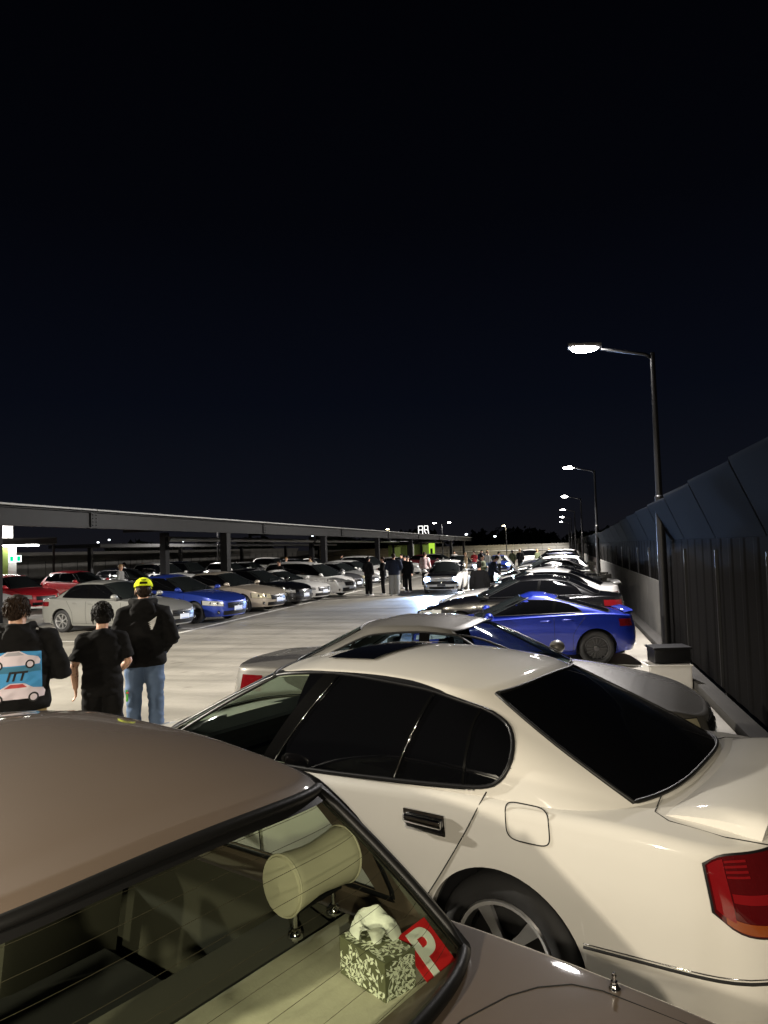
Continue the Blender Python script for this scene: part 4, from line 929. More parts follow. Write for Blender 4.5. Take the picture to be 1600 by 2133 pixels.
# ------------------------------------------------------------------ the pearl white sedan in the middle of the foreground
PEARL = P('pearl_white', (.64, .62, .575), .0, rough=.6)
PEARL.node_tree.nodes['Principled BSDF'].inputs['Specular IOR Level'].default_value = .2
def pose_of(rear_axle_left, ang, s, W):   # heading that faces left, turned away by ang
    F = Vector((-math.cos(R(ang)), math.sin(R(ang)), 0)); Rt = Vector((math.sin(R(ang)), math.cos(R(ang)), 0))
    c = Vector((*rear_axle_left, 0)) + Rt * (W / 2) + F * (s['L'] / 2 - s['rax']); return (c.x, c.y), 180 - ang
LEX = C_(L=4.805, W=1.80, ar=.50, nr=3.4, af=.85, nf=2.7, rax=1.165, fax=3.965, rw=.327, arch=.372, rr=.055, flare=.014,
         sec=[(.15, .90), (.30, .955), (.50, .985), (.70, 1.0), (.86, .985), (.98, .95)],
         top=[(0, .90), (.3, .945), (.7, .965), (1.2, .965), (1.7, .945), (2.5, .905), (3.5, .885), (4.1, .79), (4.6, .67), (4.805, .56)],
         ctr=[(0, .985), (.45, 1.005), (1.2, 1.0), (2.5, .96), (3.7, .945), (4.1, .88), (4.6, .74), (4.805, .62)],
         dr=[(.2, .10), (.5, .0), (.65, .0), (.95, .09)],
         xD=.50, xC=1.34, xB=2.88, xA=3.86, wb=.835, wt=.60, aRb=.62, aRt=.30, aFb=.55, aFt=.30, bulge=.05,
         roof=[(0, 1.325), (.2, 1.378), (.45, 1.402), (.72, 1.39), (1, 1.325)], crown=.055)
lo_f = spl([(1.15, 1.12), (1.1568, 1.085), (1.1754, 1.05), (1.2176, 1.016), (1.2852, 0.998), (1.3866, 0.988), (1.7077, 0.962), (2.5, 0.918), (3.66, 0.905)]); hi_f = spl([(1.15, 1.125), (1.1568, 1.155), (1.1796, 1.193), (1.2345, 1.238), (1.3951, 1.3), (1.7246, 1.362), (2.25, 1.388), (2.7, 1.348), (3.0, 1.235), (3.25, 1.118), (3.5, 0.995), (3.66, 0.925)])
loc_, hd_ = pose_of((-.31, 3.15), 22.9, LEX, LEX['W'])
G_CLR = clear_glass('side_glass_green', (.62, .68, .60)); G_WS = clear_glass('windscreen_green', (.66, .74, .66))
M_CLOTH = mat('seat_cloth_dark', (.025, .025, .027), .9)
lex, ls = make_car('pearl_sedan', loc_, hd_, 'large pearl white sedan with dark tinted glass and boot spoiler, behind the brown car', gr, PEARL, LEX, lod=0, wheel='five', seethrough=True, interior=M_CLOTH,
    dlo=(1.15, 3.66, lambda x: float(lo_f(x)), lambda x: float(hi_f(x))), pillars=((1.36, 1.37, .012), (1.74, 1.62, .022), (2.60, 2.30, .105)), seg_glass=(M_GLASSD, M_GLASSD, M_GLASSD, G_CLR), rear_glass=M_GLASSD, shield=G_WS,
    rear_k=.128, front_k=.80, tail_k=None, handles=False, seams=False, frame_r=.011, head_z=(.55, .68), mirror_dz=-.07)
for mir in (False, True):   # wide black door-frame band over the glass
    xs_ = np.linspace(1.45, 3.58, 40); XX = np.stack([xs_ - .012 * np.clip((1.9 - xs_), 0, 1), xs_, xs_ + .0], 1); hz_ = np.array([float(hi_f(x)) for x in xs_]); ZZ = np.stack([hz_ - .004, hz_ + .018 * np.clip((xs_ - 1.45) / .5, .05, 1), hz_ + (.036 - .02 * np.clip((xs_ - 2.6), 0, 1)) * np.clip((xs_ - 1.45) / .5, .1, 1)], 1)
    k_, t_ = ls.ginv(XX, ZZ); patch('door_frame', ls.off(ls.G, k_, t_, .004), M_TRIM, lex, mirror=mir)
for mir in (False, True):   # bright edge lines of the rear door glass
    for xb, xt, zt_ in ((2.545, 2.245, 1.375), (1.735, 1.615, 1.335)):
        f_ = np.linspace(0, 1, 12); zb_ = float(lo_f(xb)) + .012; k_, t_ = ls.ginv(xb + (xt - xb) * f_, zb_ + (zt_ - zb_) * f_); strip('glass_edge_trim', ls.off(ls.G, k_, t_, .014), M_CHROME, lex, r=.0028, mirror=mir)
    k_, t_ = ls.ginv(np.linspace(1.3, 3.6, 40), np.array([float(lo_f(x)) - .012 for x in np.linspace(1.3, 3.6, 40)])); strip('belt_trim', ls.off(ls.G, k_, t_, .008), M_CHROME, lex, r=.004, mirror=mir)
def on_side(s, x, z, d=.001): return s.off(s.B, np.atleast_1d(s.kx(np.asarray(x, float))), np.atleast_1d(np.asarray(z, float)), d)
_bvs = {}
def body_bv(root):
    if root.name not in _bvs:
        from mathutils.bvhtree import BVHTree as _B
        me = [c for c in root.children if c.name.split('.')[0] == 'body'][0].data; _bvs[root.name] = _B.FromPolygons([v.co for v in me.vertices], [p_.vertices[:] for p_ in me.polygons])
    return _bvs[root.name]
def press_line(root, xz, name, r, m=None, L=None, sides=(1, -1)):
    '''seam that hugs the flank: X from the tail, z'''
    bv = body_bv(root); L = L or ls.L
    for sg in sides:
        pts = []
        for x, z in xz:
            h = bv.ray_cast(Vector((x - L / 2, sg * 3, z)), Vector((0, -sg, 0)))
            if h[0]: pts.append(h[0] + h[1].normalized() * 0.0 + Vector((0, sg * .0005, 0)))
        strip(name, pts, m or M_SEAM, root, r=r)
def top_pt(root, L, x, y, up=.0004):
    h = body_bv(root).ray_cast(Vector((x - L / 2, y, 1.2 if x < .95 else 1.3)), Vector((0, 0, -1))); return (h[0] if h[0] else Vector((x - L / 2, y, .95))) + Vector((0, 0, up))
def side_line(root, s, xs, zs, name, m, r, closed=False, d=.0008):
    for mir in (False, True): strip(name, on_side(s, xs, zs, d), m, root, r=r, closed=closed, mirror=mir)
q = np.linspace(0, 1, 20); zz = 1.0 - q * .72
press_line(lex, [(1.245 + .42 * t ** 1.25, .985 + (.32 - .985) * t) for t in q], 'door_seam', .0032)
side_line(lex, ls, 2.62 + 0 * q, np.interp(q, [0, 1], [.88, .30]), 'door_seam', M_SEAM, .0035); side_line(lex, ls, 3.62 - .02 * q, np.interp(q, [0, 1], [.86, .30]), 'door_seam', M_SEAM, .0035)
a = np.linspace(0, 2 * math.pi, 40, endpoint=False); se = lambda v: np.sign(v) * np.abs(v) ** .45
side_line(lex, ls, 1.03 + .098 * se(np.cos(a)) + .012 * se(np.sin(a)), .905 + .072 * se(np.sin(a)), 'fuel_flap_seam', M_SEAM, .0028, closed=True)
side_line(lex, ls, np.linspace(.80, .06, 16), np.linspace(.478, .50, 16), 'side_moulding_groove', M_SEAM, .0065)
side_line(lex, ls, np.linspace(.80, .06, 16), np.linspace(.492, .514, 16), 'side_moulding_edge', M_CHROME, .003)
for mir in (False, True):   # chrome handles set in a recess
    for xc in (1.53, 2.55):
        Pc = on_side(ls, xc, .822, .004)[0]; sg_ = -1 if mir else 1; e_ = bpy.data.objects.new('door_handle', None); COL.objects.link(e_); e_.parent = lex; e_.location = (Pc[0], sg_ * Pc[1], Pc[2]); e_.rotation_euler = (R(-6 * sg_), 0, 0)
        bm = bmesh.new(); add_box(bm, (0, 0, 0), (.225, .018, .098), bevel=.008); bm_obj('handle_cup', bm, M_CHROME, e_, smooth=True, angle=45)
        bm = bmesh.new(); add_box(bm, (0, sg_ * .008, -.012), (.195, .012, .045), bevel=.005); bm_obj('handle_recess', bm, M_TRIM, e_, smooth=True)
        bm = bmesh.new(); add_box(bm, (0, sg_ * .022, .012), (.205, .022, .040), bevel=.010); bm_obj('handle_grip', bm, M_CHROME, e_, smooth=True)
# tail lamps with inner bands
M_TAILD = mat('tail_lens_maroon', (.065, .003, .004), .05, coat=1.0); M_TAILB = mat('tail_lens_bright', (.17, .006, .008), .06, coat=1.0); M_AMB = mat('tail_lens_amber', (.22, .05, .01), .06, coat=1.0)
def lamp_patch(nm, k0, k1, f0, f1, m_, d, par, mir):
    ks = np.linspace(k0, k1, 14); kA = float(ls.kx(.30)); u = np.clip((ks - .12) / (kA - .12), 0, 1)
    zb = .655 + .07 * u ** 6 + .015 * u; zt_ = .925 - .035 * u ** 8; zs = np.linspace(f0, f1, 8); KK = np.repeat(ks[:, None], 8, 1); ZZ = zb[:, None] + (zt_ - zb)[:, None] * zs[None, :]
    return patch(nm, ls.off(ls.B, KK, ZZ, d), m_, par, mirror=mir)
kE = float(ls.kx(.30))
for mir in (False, True):
    t_ = lamp_patch('tail_light', .11, kE, 0, 1, M_TAILD, .010, lex, mir); lamp_patch('lamp_surround', .105, kE + .003, -.03, 1.03, M_TRIM, .005, t_, mir)
    lamp_patch('lens_edge', kE - .020, kE - .002, .12, .97, M_TAILB, .014, t_, mir); lamp_patch('lens_band', .12, kE - .022, .40, .52, M_TAILB, .013, t_, mir); lamp_patch('lens_amber', .12, kE - .01, .02, .16, M_AMB, .013, t_, mir)
    for i in range(4): lamp_patch('lens_rib', kE - .05, kE - .021, .72 + i * .065, .75 + i * .065, M_TAILB, .014, t_, mir)
spoiler_pts = []
bm = bmesh.new(); prev = None; NY = 33     # boot-lid spoiler: raised ends, thin centre, faired into the lid
for y in np.linspace(-.67, .67, NY):
    e = abs(y) / .67; up_ = .058 + .012 * e; fade = 1 - np.clip((e - .90) / .10, 0, 1) ** 2 * .45
    x0 = .10 + .07 * e ** 2; zt_ = lambda w: top_pt(lex, ls.L, x0 + w, y, 0).z
    pr = [(x0 + .37, zt_(.37) - .004), (x0 + .30, zt_(.30) + .022 * fade), (x0 + .16, zt_(.16) + up_ * .80 * fade), (x0 + .03, zt_(.06) + up_ * fade), (x0 - .005, zt_(.06) + (up_ - .010) * fade), (x0 + .012, zt_(.06) - .02), (x0 + .33, zt_(.33) - .03)]
    cur = [bm.verts.new((px - ls.L / 2, y, pz)) for px, pz in pr]
    if prev:
        for j in range(7): bm.faces.new((prev[j], cur[j], cur[(j + 1) % 7], prev[(j + 1) % 7]))
    else: bm.faces.new(cur)
    prev = cur
bm.faces.new(prev[::-1])
bmesh.ops.recalc_face_normals(bm, faces=bm.faces); bm_obj('boot_spoiler', bm, PEARL, lex, smooth=True, angle=55)
dk = lambda x, y: top_pt(lex, ls.L, x, y)
strip('boot_seam', [dk(x, y) for x, y in [(.06, .70), (.30, .72), (.50, .71)] + [(.56 + .04 * (1 - (y / .71) ** 2), y) for y in np.linspace(.66, -.66, 9)] + [(.50, -.71), (.30, -.72), (.06, -.70)]], M_SEAM, lex, r=.0022)
for x in (1.8,):   # tilted-open sunroof panel seen at the front of the roof
    bm = bmesh.new(); nx = 8; V = []
    for xx in np.linspace(2.18, 2.52, nx):
        for y in np.linspace(-.40, .40, 9):
            qq = (xx - ls.xC) / (ls.xB - ls.xC); V.append((xx - ls.L / 2, y, float(ls.roofz(np.array(qq), np.array(y), None)) + .016))
    bm.free(); mesh_obj('sunroof', V, grid_faces(nx, 9), M_GLASSD, lex)

# ------------------------------------------------------------------ champagne sedan parked nose to the fence
CHAMP = P('champagne_grey', (.15, .142, .128), .35, rough=.5)
CROWN = C_(L=4.85, W=1.78, rax=1.10, fax=3.95, rw=.325, arch=.365, rr=.05, top=[(0, .95), (.5, .985), (1.2, .97), (3.4, .915), (4.1, .83), (4.6, .72), (4.85, .60)], xD=.72, xC=1.50, xB=2.65, xA=3.58, wb=.80, wt=.58, aRb=.4, aRt=.25, aFb=.5, aFt=.28,
           roof=[(0, 1.34), (.3, 1.395), (.6, 1.40), (1, 1.35)], crown=.06, ctr=[(0, 1.0), (.7, 1.02), (3.5, .97), (4.1, .89), (4.6, .77), (4.85, .65)])
cr_lo = lambda x: float(spl(CROWN['top'])(x)) + .04; cr_hi = spl([(1.12, 1.03), (1.35, 1.16), (1.75, 1.315), (2.2, 1.345), (2.65, 1.31), (3.1, 1.16), (3.5, .965)])
crown, cs_ = make_car('champagne_sedan', (-1.02, 7.25), -9, 'dusty champagne sedan parked nose to the fence beyond the pearl white one', gr, CHAMP, CROWN, lod=0, wheel='five', seethrough=True, interior=mat('seat_grey', (.05, .055, .06), .9), glass=clear_glass('side_glass_blue', (.55, .66, .74)), shield=clear_glass('windscreen_grey', (.5, .56, .52)),
    dlo=(1.12, 3.5, cr_lo, lambda x: float(cr_hi(x))), pillars=((1.42, 1.55, .03), (2.32, 2.28, .11)), rear_k=.15, front_k=.80, tail_k=(.212, .262), tail_z=(.74, .90), head_mat=M_HEADY, rear_plate=True, frame_r=.012)

crown.scale = (.95, .95, .95)
# ------------------------------------------------------------------ brown sedan right in front of the viewer
BROWN = P('bronze_brown', (.118, .089, .068), .12, rough=.55)
BR = C_(L=4.60, W=1.72, ar=.35, nr=4.2, rax=1.05, fax=3.7, rw=.31, arch=.355, rr=.045, top=[(0, .90), (.4, .935), (.9, .952), (1.5, .945), (3.2, .905), (3.9, .82), (4.4, .70), (4.6, .60)], ctr=[(0, .94), (.5, .965), (.9, .976), (3.3, .955), (3.9, .87), (4.4, .74), (4.6, .63)],
        xD=.80, xC=1.29, xB=2.95, xA=3.62, wb=.765, wt=.605, aRb=.30, aRt=.20, aFb=.42, aFt=.25, ng=3.0, roof=[(0, 1.358), (.2, 1.398), (.45, 1.425), (.75, 1.43), (1, 1.40)], crown=.05)
G_REAR = clear_glass('rear_glass_olive', (.88, .93, .83))
br, bs_ = make_car('brown_sedan', (-1.832, 1.986), 156, 'glossy bronze brown sedan right in the foreground, seen over its rear window', gr, BROWN, BR, lod=0, wheel='five', seethrough=True, glass=G_REAR, shield=G_REAR, rear_k=.158, front_k=.80, gasket_r=.020, frame_r=.013, tail_k=(.06, .24), pillars=((2.22, 2.12, .07),), interior=None, handles=True,
    deck_open=lambda X, y: .91 < X < 3.2 and abs(y) < .655)
BL = bs_.L / 2
bt = lambda X, rr, z: Vector((X - BL, -rr, z))      # X from the tail, rr to the car's right
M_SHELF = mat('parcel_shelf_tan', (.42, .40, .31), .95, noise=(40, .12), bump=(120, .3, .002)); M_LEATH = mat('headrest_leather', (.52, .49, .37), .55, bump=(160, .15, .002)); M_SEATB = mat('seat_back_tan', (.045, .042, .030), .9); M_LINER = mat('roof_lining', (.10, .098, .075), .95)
bm = bmesh.new(); prev = None
for X, z in [(.93, .942), (1.02, .945), (1.05, .937), (1.20, .940), (1.23, .948), (1.30, .948), (1.36, .93), (1.40, .80)]:
    w = .67 if X < 1.1 else .70; cur = [bm.verts.new(bt(X, y, z)) for y in np.linspace(-w, w, 13)]
    if prev:
        for j in range(12): bm.faces.new((prev[j], cur[j], cur[j + 1], prev[j + 1]))
    prev = cur
bm_obj('parcel_shelf', bm, M_SHELF, br, smooth=True, angle=40)
bm = bmesh.new(); add_box(bm, bt(1.52, 0, .62), (.22, 1.36, .60), rot=Matrix.Rotation(R(-14), 3, 'Y'), bevel=.05); add_box(bm, bt(1.82, 0, .40), (.55, 1.36, .20), bevel=.06); bm_obj('rear_seat', bm, M_SEATB, br, smooth=True, angle=40)
def drum_headrest(par, X, rc, z=1.108, rad=.087, hl=.135):
    root_ = bpy.data.objects.new('headrest', None); COL.objects.link(root_); root_.parent = par; root_.location = bt(X, rc, 0)
    bm = bmesh.new(); prof = [(0.001, -hl - .012), (rad * .6, -hl - .012), (rad * .93, -hl - .004), (rad, -hl + .01), (rad * .97, -hl + .03), (rad * .86, -.02), (rad * .86, .02), (rad * .97, hl - .03), (rad, hl - .01), (rad * .93, hl + .004), (.001, hl + .012)]
    add_lathe(bm, prof, n=28, axis='Y', center=(0, 0, z)); bmesh.ops.scale(bm, verts=bm.verts, vec=(.9, 1, 1)); bm_obj('cushion', bm, M_LEATH, root_, smooth=True, angle=60)
    bm = bmesh.new()
    for sg in (-1, 1): add_tube(bm, [(rad * .9 * math.cos(a_), sg * (hl - .004), z + rad * math.sin(a_)) for a_ in np.linspace(0, 2 * math.pi, 28, endpoint=False)], .0035, n=6, closed=True)
    bm_obj('piping', bm, M_LEATH, root_, smooth=True)
    bm = bmesh.new(); add_box(bm, (0, 0, z - rad + .004), (.05, .20, .012), bevel=.004); bm_obj('bracket', bm, M_TRIM, root_)
    for sg in (-1, 1):
        bm = bmesh.new(); add_cyl(bm, (0, sg * .085, .93), (0, sg * .085, z - rad + .02), .0085, n=10); bm_obj('post', bm, M_CHROME, root_, smooth=True, angle=40)
        bm = bmesh.new(); add_lathe(bm, [(.001, .972), (.011, .972), (.019, .962), (.024, .950), (.024, .944)], n=14, axis='Z', center=(0, sg * .085, 0)); bm_obj('post_collar', bm, M_CHROME, root_, smooth=True)
    return root_
drum_headrest(br, 1.375, .555); drum_headrest(br, 1.375, -.555)
# pillars, roof lining and grab strap seen through the glass
bm = bmesh.new(); KK, TT = np.meshgrid(np.linspace(0, 1, 60), np.linspace(.96, 1.0, 3), indexing='ij')
V = []; nX, nY = 24, 15
for X in np.linspace(1.32, 3.1, nX):
    for y in np.linspace(-.56, .56, nY):
        qq = (X - bs_.xC) / (bs_.xB - bs_.xC); V.append(bt(X, y, float(bs_.roofz(np.array(np.clip(qq, 0, 1)), np.array(y), None)) - .045 - max(0, X - 2.6) * .45))
bm.free(); mesh_obj('roof_lining', V, grid_faces(nX, nY), M_LINER, br)
for mir in (False, True):
    ks = np.linspace(.165, .245, 6); ts = np.linspace(.0, .95, 8); KK, TT = np.meshgrid(ks, ts, indexing='ij'); patch('pillar_trim', bs_.off(bs_.G, KK, TT, -.02), M_LINER, br, mirror=mir)
    bm = bmesh.new(); sg = 1 if mir else -1
    add_tube(bm, [bt(1.62, -sg * .60, 1.285), bt(1.66, -sg * .575, 1.262), bt(1.85, -sg * .575, 1.258), bt(1.89, -sg * .60, 1.285)], .009, n=8); bm_obj('grab_strap', bm, M_TRIM, br, smooth=True)
bm = bmesh.new()
for y in (.38, -.38):
    add_box(bm, bt(2.55, y, .70), (.14, .48, .62), rot=Matrix.Rotation(R(-12), 3, 'Y'), bevel=.05); add_box(bm, bt(2.46, y, 1.09), (.09, .26, .17), bevel=.035)
bm_obj('front_seat', bm, M_SEATB, br, smooth=True, angle=40)
bm = bmesh.new(); add_box(bm, bt(3.15, 0, .84), (.4, 1.3, .16), bevel=.05); bm_obj('dashboard', bm, M_TRIM, br)
bm = bmesh.new(); add_box(bm, bt(2.3, 0, .28), (2.2, 1.4, .03))
for sg in (-1, 1): add_box(bm, bt(2.35, sg * .75, .60), (2.1, .05, .60))
bm_obj('cabin_lining', bm, M_SEATB, br)
def frit(k0, k1, t0, t1):      # black ceramic border printed on the glass
    KK, TT = np.meshgrid(np.linspace(k0, k1, 20), np.linspace(t0, t1, 4), indexing='ij'); P_ = bs_.off(bs_.G, KK, TT, .0085)
    for mir in (False, True): patch('glass_border', P_, M_GASKET, br, mirror=mir)
frit(0, .158, .885, .955); frit(.149, .160, .02, .90)
bm = bmesh.new()   # heating wires in the glass
for t0 in np.linspace(.12, .88, 9):
    ks = np.linspace(.0, .145, 14); Pp = bs_.off(bs_.G, ks, np.full(14, t0), .0035); Pm = Pp[::-1].copy(); Pm[:, 1] *= -1; add_tube(bm, list(Pm) + list(Pp[1:]), .0007, n=4)
bm_obj('heating_wires', bm, mat('heater_wire', (.03, .022, .012), .8), br)
# boot lid seam, aerial stub
def bdeck(x, rr): return top_pt(br, bs_.L, x, -rr)
seam_pts = [(.04, .735), (.30, .735), (.55, .725), (.62, .70), (.68, .63), (.72, .55), (.76, .40), (.78, .0)]
sp_ = [bdeck(x, y) for x, y in seam_pts] + [bdeck(x, -y) for x, y in seam_pts[::-1][1:]]; strip('boot_seam', sp_, M_SEAM, br, r=.0022)
ae = bpy.data.objects.new('aerial', None); COL.objects.link(ae); ae.parent = br; ae.location = bdeck(.53, .755)
bm = bmesh.new(); add_lathe(bm, [(.0155, 0), (.0155, .004), (.011, .010), (.0085, .016), (.0085, .020), (.0001, .021)], n=16, axis='Z'); bm_obj('aerial_base', bm, M_CHROME, ae, smooth=True, angle=40)
bm = bmesh.new(); add_cyl(bm, (0, 0, .018), (0, 0, .040), .0045, n=10); add_lathe(bm, [(.0065, .030), (.0065, .034), (.0001, .0345)], n=12, axis='Z'); bm_obj('aerial_tip', bm, M_CHROME, ae, smooth=True, angle=40)
# ------------------------------------------------------------------ people
def solidify_union(bm, voxel, smooth=4, name='tmp', factor=.5):
    """one continuous surface from overlapping closed lofts"""
    me = bpy.data.meshes.new(name); bm.to_mesh(me); bm.free(); o = bpy.data.objects.new(name, me); COL.objects.link(o)
    r = o.modifiers.new('r', 'REMESH'); r.mode = 'VOXEL'; r.voxel_size = voxel; r.use_smooth_shade = True
    if smooth: s = o.modifiers.new('s', 'SMOOTH'); s.iterations = smooth; s.factor = factor
    dg = bpy.context.evaluated_depsgraph_get(); m2 = bpy.data.meshes.new_from_object(o.evaluated_get(dg)); bpy.data.objects.remove(o); bpy.data.meshes.remove(me)
    m2.polygons.foreach_set('use_smooth', [True] * len(m2.polygons)); m2.name = name
    return m2
def wrinkle(me, amp, seed=0, zlo=-9, zhi=9, fy=1.0):
    from mathutils import noise
    me.calc_loop_triangles() if hasattr(me, 'calc_loop_triangles') else None
    n = [v.normal.copy() for v in me.vertices]
    for v, nn in zip(me.vertices, n):
        p = v.co; w = 1.0 if zlo < p.z < zhi else .35
        q = p.z + .55 * abs(p.y) - .3 * p.x
        a = .9 * noise.noise(Vector((p.x * 3 + seed, p.y * 3.5, q * 9))) + .6 * noise.noise(Vector((p.x * 5 + seed, p.y * 5, q * 20))) + .4 * noise.noise(Vector((p.x * 11, p.y * 11 + seed, p.z * 24 + p.y * 9)))
        v.co = p + nn * amp * w * (a - .15)
    me.update()
def tubes(specs):
    bm = bmesh.new()
    for pts, rad, n, flat in specs: add_tube(bm, pts, rad, n=n, flat=flat)
    return bm
def person_meshes(pose, voxel, hero=False):
    """facing +X, left is +Y, 1.75 m tall; returns dict of meshes"""
    J = dict(hip=.095, knee=((.02, .11, .50), (.02, -.11, .50)), ankle=((-.01, .115, .09), (-.01, -.115, .09)), elbow=((-.02, .265, 1.14), (-.02, -.265, 1.14)), wrist=((.07, .275, .90), (.07, -.275, .90)), lean=0.0, nod=0.0, turn=0.0, bulk=1.0, top='shirt', sleeve=1.0, hem=.90, head=(0, 0))
    J.update(pose); b = J['bulk']; ln = J['lean']
    tor = [((0, 0, .90), (.105 * b, .165 * b)), ((0, 0, 1.02), (.105 * b, .155 * b)), ((ln * .3, 0, 1.16), (.11 * b, .155 * b)), ((ln * .6, 0, 1.31), (.118 * b, .185 * b)), ((ln * .9, 0, 1.41), (.10 * b, .195 * b)), ((ln, 0, 1.475), (.07 * b, .12 * b))]
    hx, hy = ln + J['head'][0], J['head'][1]
    sh = [(ln * .9, .185 * b, 1.415), (ln * .9, -.185 * b, 1.415)]
    S = [([p for p, r in tor], [r for p, r in tor], 18, (1, 0, 0)), ([(ln, 0, 1.45), (ln + .01, 0, 1.52), (hx + .01, hy, 1.58)], [.066, .060, .058], 12, None)]
    bm = tubes(S)
    for i, sg in enumerate((1, -1)):
        h_ = Vector((0, sg * J['hip'], .93)); k_ = Vector(J['knee'][i]); a_ = Vector(J['ankle'][i])
        add_tube(bm, [h_ + Vector((0, 0, .04)), h_, h_.lerp(k_, .5), k_, k_.lerp(a_, .35), a_], [.08 * b, .092 * b, .078 * b, .056 * b, .058 * b, .040], n=12)
        add_tube(bm, [a_, a_ + Vector((.02, 0, -.04)), a_ + Vector((.16, sg * .02, -.06))], [.042, .044, .034], n=10)
        e_ = Vector(J['elbow'][i]); w_ = Vector(J['wrist'][i]); s_ = Vector(sh[i])
        add_tube(bm, [s_ + Vector((0, -sg * .05, .0)), s_, s_.lerp(e_, .5), e_, e_.lerp(w_, .3), w_], [.060, .062 * b, .050 * b, .042 * b, .044 * b, .028], n=12)
        d = (w_ - e_).normalized(); side = Vector((0, 0, 1)).cross(d); side = side.normalized() if side.length > .1 else Vector((1, 0, 0)); nrm = side.cross(d).normalized()
        side = Vector((1, 0, 0)) - d * d.x; side = side.normalized() if side.length > .2 else Vector((0, 0, 1)); nrm = d.cross(side)
        add_tube(bm, [w_ - d * .01, w_ + d * .04, w_ + d * .085], [(.026, .018), (.040, .016), (.038, .014)], n=12, flat=side)
        for f, (o_, l_) in enumerate(((.030, .070), (.010, .080), (-.011, .074), (-.030, .058))):
            p0 = w_ + d * .075 + side * o_; c_ = -nrm * sg * .016; add_tube(bm, [p0, p0 + d * l_ * .45 + c_ * .5, p0 + d * l_ * .78 + c_ * 1.8, p0 + d * l_ * .95 + c_ * 2.9], [.0095, .009, .008, .006], n=7)
        add_tube(bm, [w_ + d * .02 + side * .022, w_ + d * .055 + side * .052, w_ + d * .09 + side * .056 - nrm * sg * .012], [.013, .011, .007], n=7)
    hc = Vector((hx + .015, hy, 1.645)); rot = Matrix.Rotation(J['turn'], 3, 'Z') @ Matrix.Rotation(J['nod'], 3, 'Y')
    hb = bmesh.new(); add_ball(hb, (0, 0, .015), (.096, .077, .108), 18, 12); add_ball(hb, (.025, 0, -.055), (.062, .058, .062), 14, 8); add_ball(hb, (.102, 0, -.022), (.016, .013, .022), 8, 6); add_ball(hb, (.083, 0, -.066), (.014, .026, .009), 8, 6)
    for sg in (1, -1): add_ball(hb, (-.008, sg * .079, -.015), (.020, .011, .032), 8, 6); add_ball(hb, (.078, sg * .032, .012), (.016, .018, .008), 8, 5)
    add_tube(hb, [(-.01, 0, -.03), (-.012, 0, -.13)], [.058, .056], n=12)
    bmesh.ops.transform(hb, matrix=Matrix.Translation(hc) @ rot.to_4x4(), verts=hb.verts); tm = bpy.data.meshes.new('t'); hb.to_mesh(tm); hb.free(); bm.from_mesh(tm); bpy.data.meshes.remove(tm)
    out = {'body': solidify_union(bm, voxel * .8, 3, 'body')}
    # hair
    hb = bmesh.new(); hs = J.get('hair', (1.0, .0))
    add_ball(hb, (-.012, 0, .034), (.104 * hs[0], .088 * hs[0], .102 * hs[0]), 18, 12); add_ball(hb, (-.045, 0, -.005 - hs[1]), (.068 * hs[0], .078 * hs[0], .085), 14, 10)
    base = solidify_union(hb, voxel * .6, 2, 'hair')
    hb = bmesh.new(); hb.from_mesh(base); bpy.data.meshes.remove(base)
    if hero:   # loose locks combed down from the crown
        rg = random.Random(J.get('seed', 1)); cap_ = J.get('capped'); H0 = .030
        for _ in range(90 if cap_ else 420):
            a = rg.uniform(0, 6.28); e = rg.uniform(-.55, 1.45) if not cap_ else rg.uniform(-.7, -.15); ce, se_ = math.cos(e), math.sin(e)
            n = Vector((math.cos(a) * ce, math.sin(a) * ce, se_)); p = Vector((-.013 + .102 * hs[0] * n.x, .087 * hs[0] * n.y, H0 + .100 * hs[0] * n.z))
            if p.x > .045 and p.z < .055: continue
            t = Vector((0, 0, -1)) * (.6 + .4 * ce) + Vector((n.y, -n.x, 0)) * rg.gauss(0, .45) + n * .12 + (Vector((n.x, n.y, 0)) * .9 if se_ > .7 else Vector()); t.normalize(); l_ = rg.uniform(.03, .065) * (1 + 4 * hs[1])
            w = rg.uniform(.004, .008); add_tube(hb, [p - n * .004, p + t * l_ * .5 + n * rg.uniform(.004, .012), p + t * l_ + n * rg.uniform(-.002, .007)], [w, w * .85, w * .15], n=5)
    bmesh.ops.transform(hb, matrix=Matrix.Translation(hc) @ rot.to_4x4(), verts=hb.verts); hm = bpy.data.meshes.new('hair'); hb.to_mesh(hm); hb.free(); hm.polygons.foreach_set('use_smooth', [True] * len(hm.polygons)); out['hair'] = hm
    # upper garment
    g = .030 if J['top'] != 'shirt' else .020; bm = bmesh.new(); hem = J['hem']
    T = [((0, 0, hem), (.120 * b + g, .178 * b + g)), ((0, 0, hem + .05), (.132 * b + g, .190 * b + g)), ((ln * .3, 0, 1.14), (.128 * b + g, .180 * b + g)), ((ln * .6, 0, 1.30), (.128 * b + g, .198 * b + g)), ((ln * .9, 0, 1.42), (.105 * b + g, .190 * b + g)), ((ln, 0, 1.475), (.075 * b + g * .6, .115 * b + g * .6)), ((ln + .005, 0, 1.50), (.066 + g * .3, .074 + g * .3))]
    add_tube(bm, [p for p, r in T], [r for p, r in T], n=22, flat=(1, 0, 0))
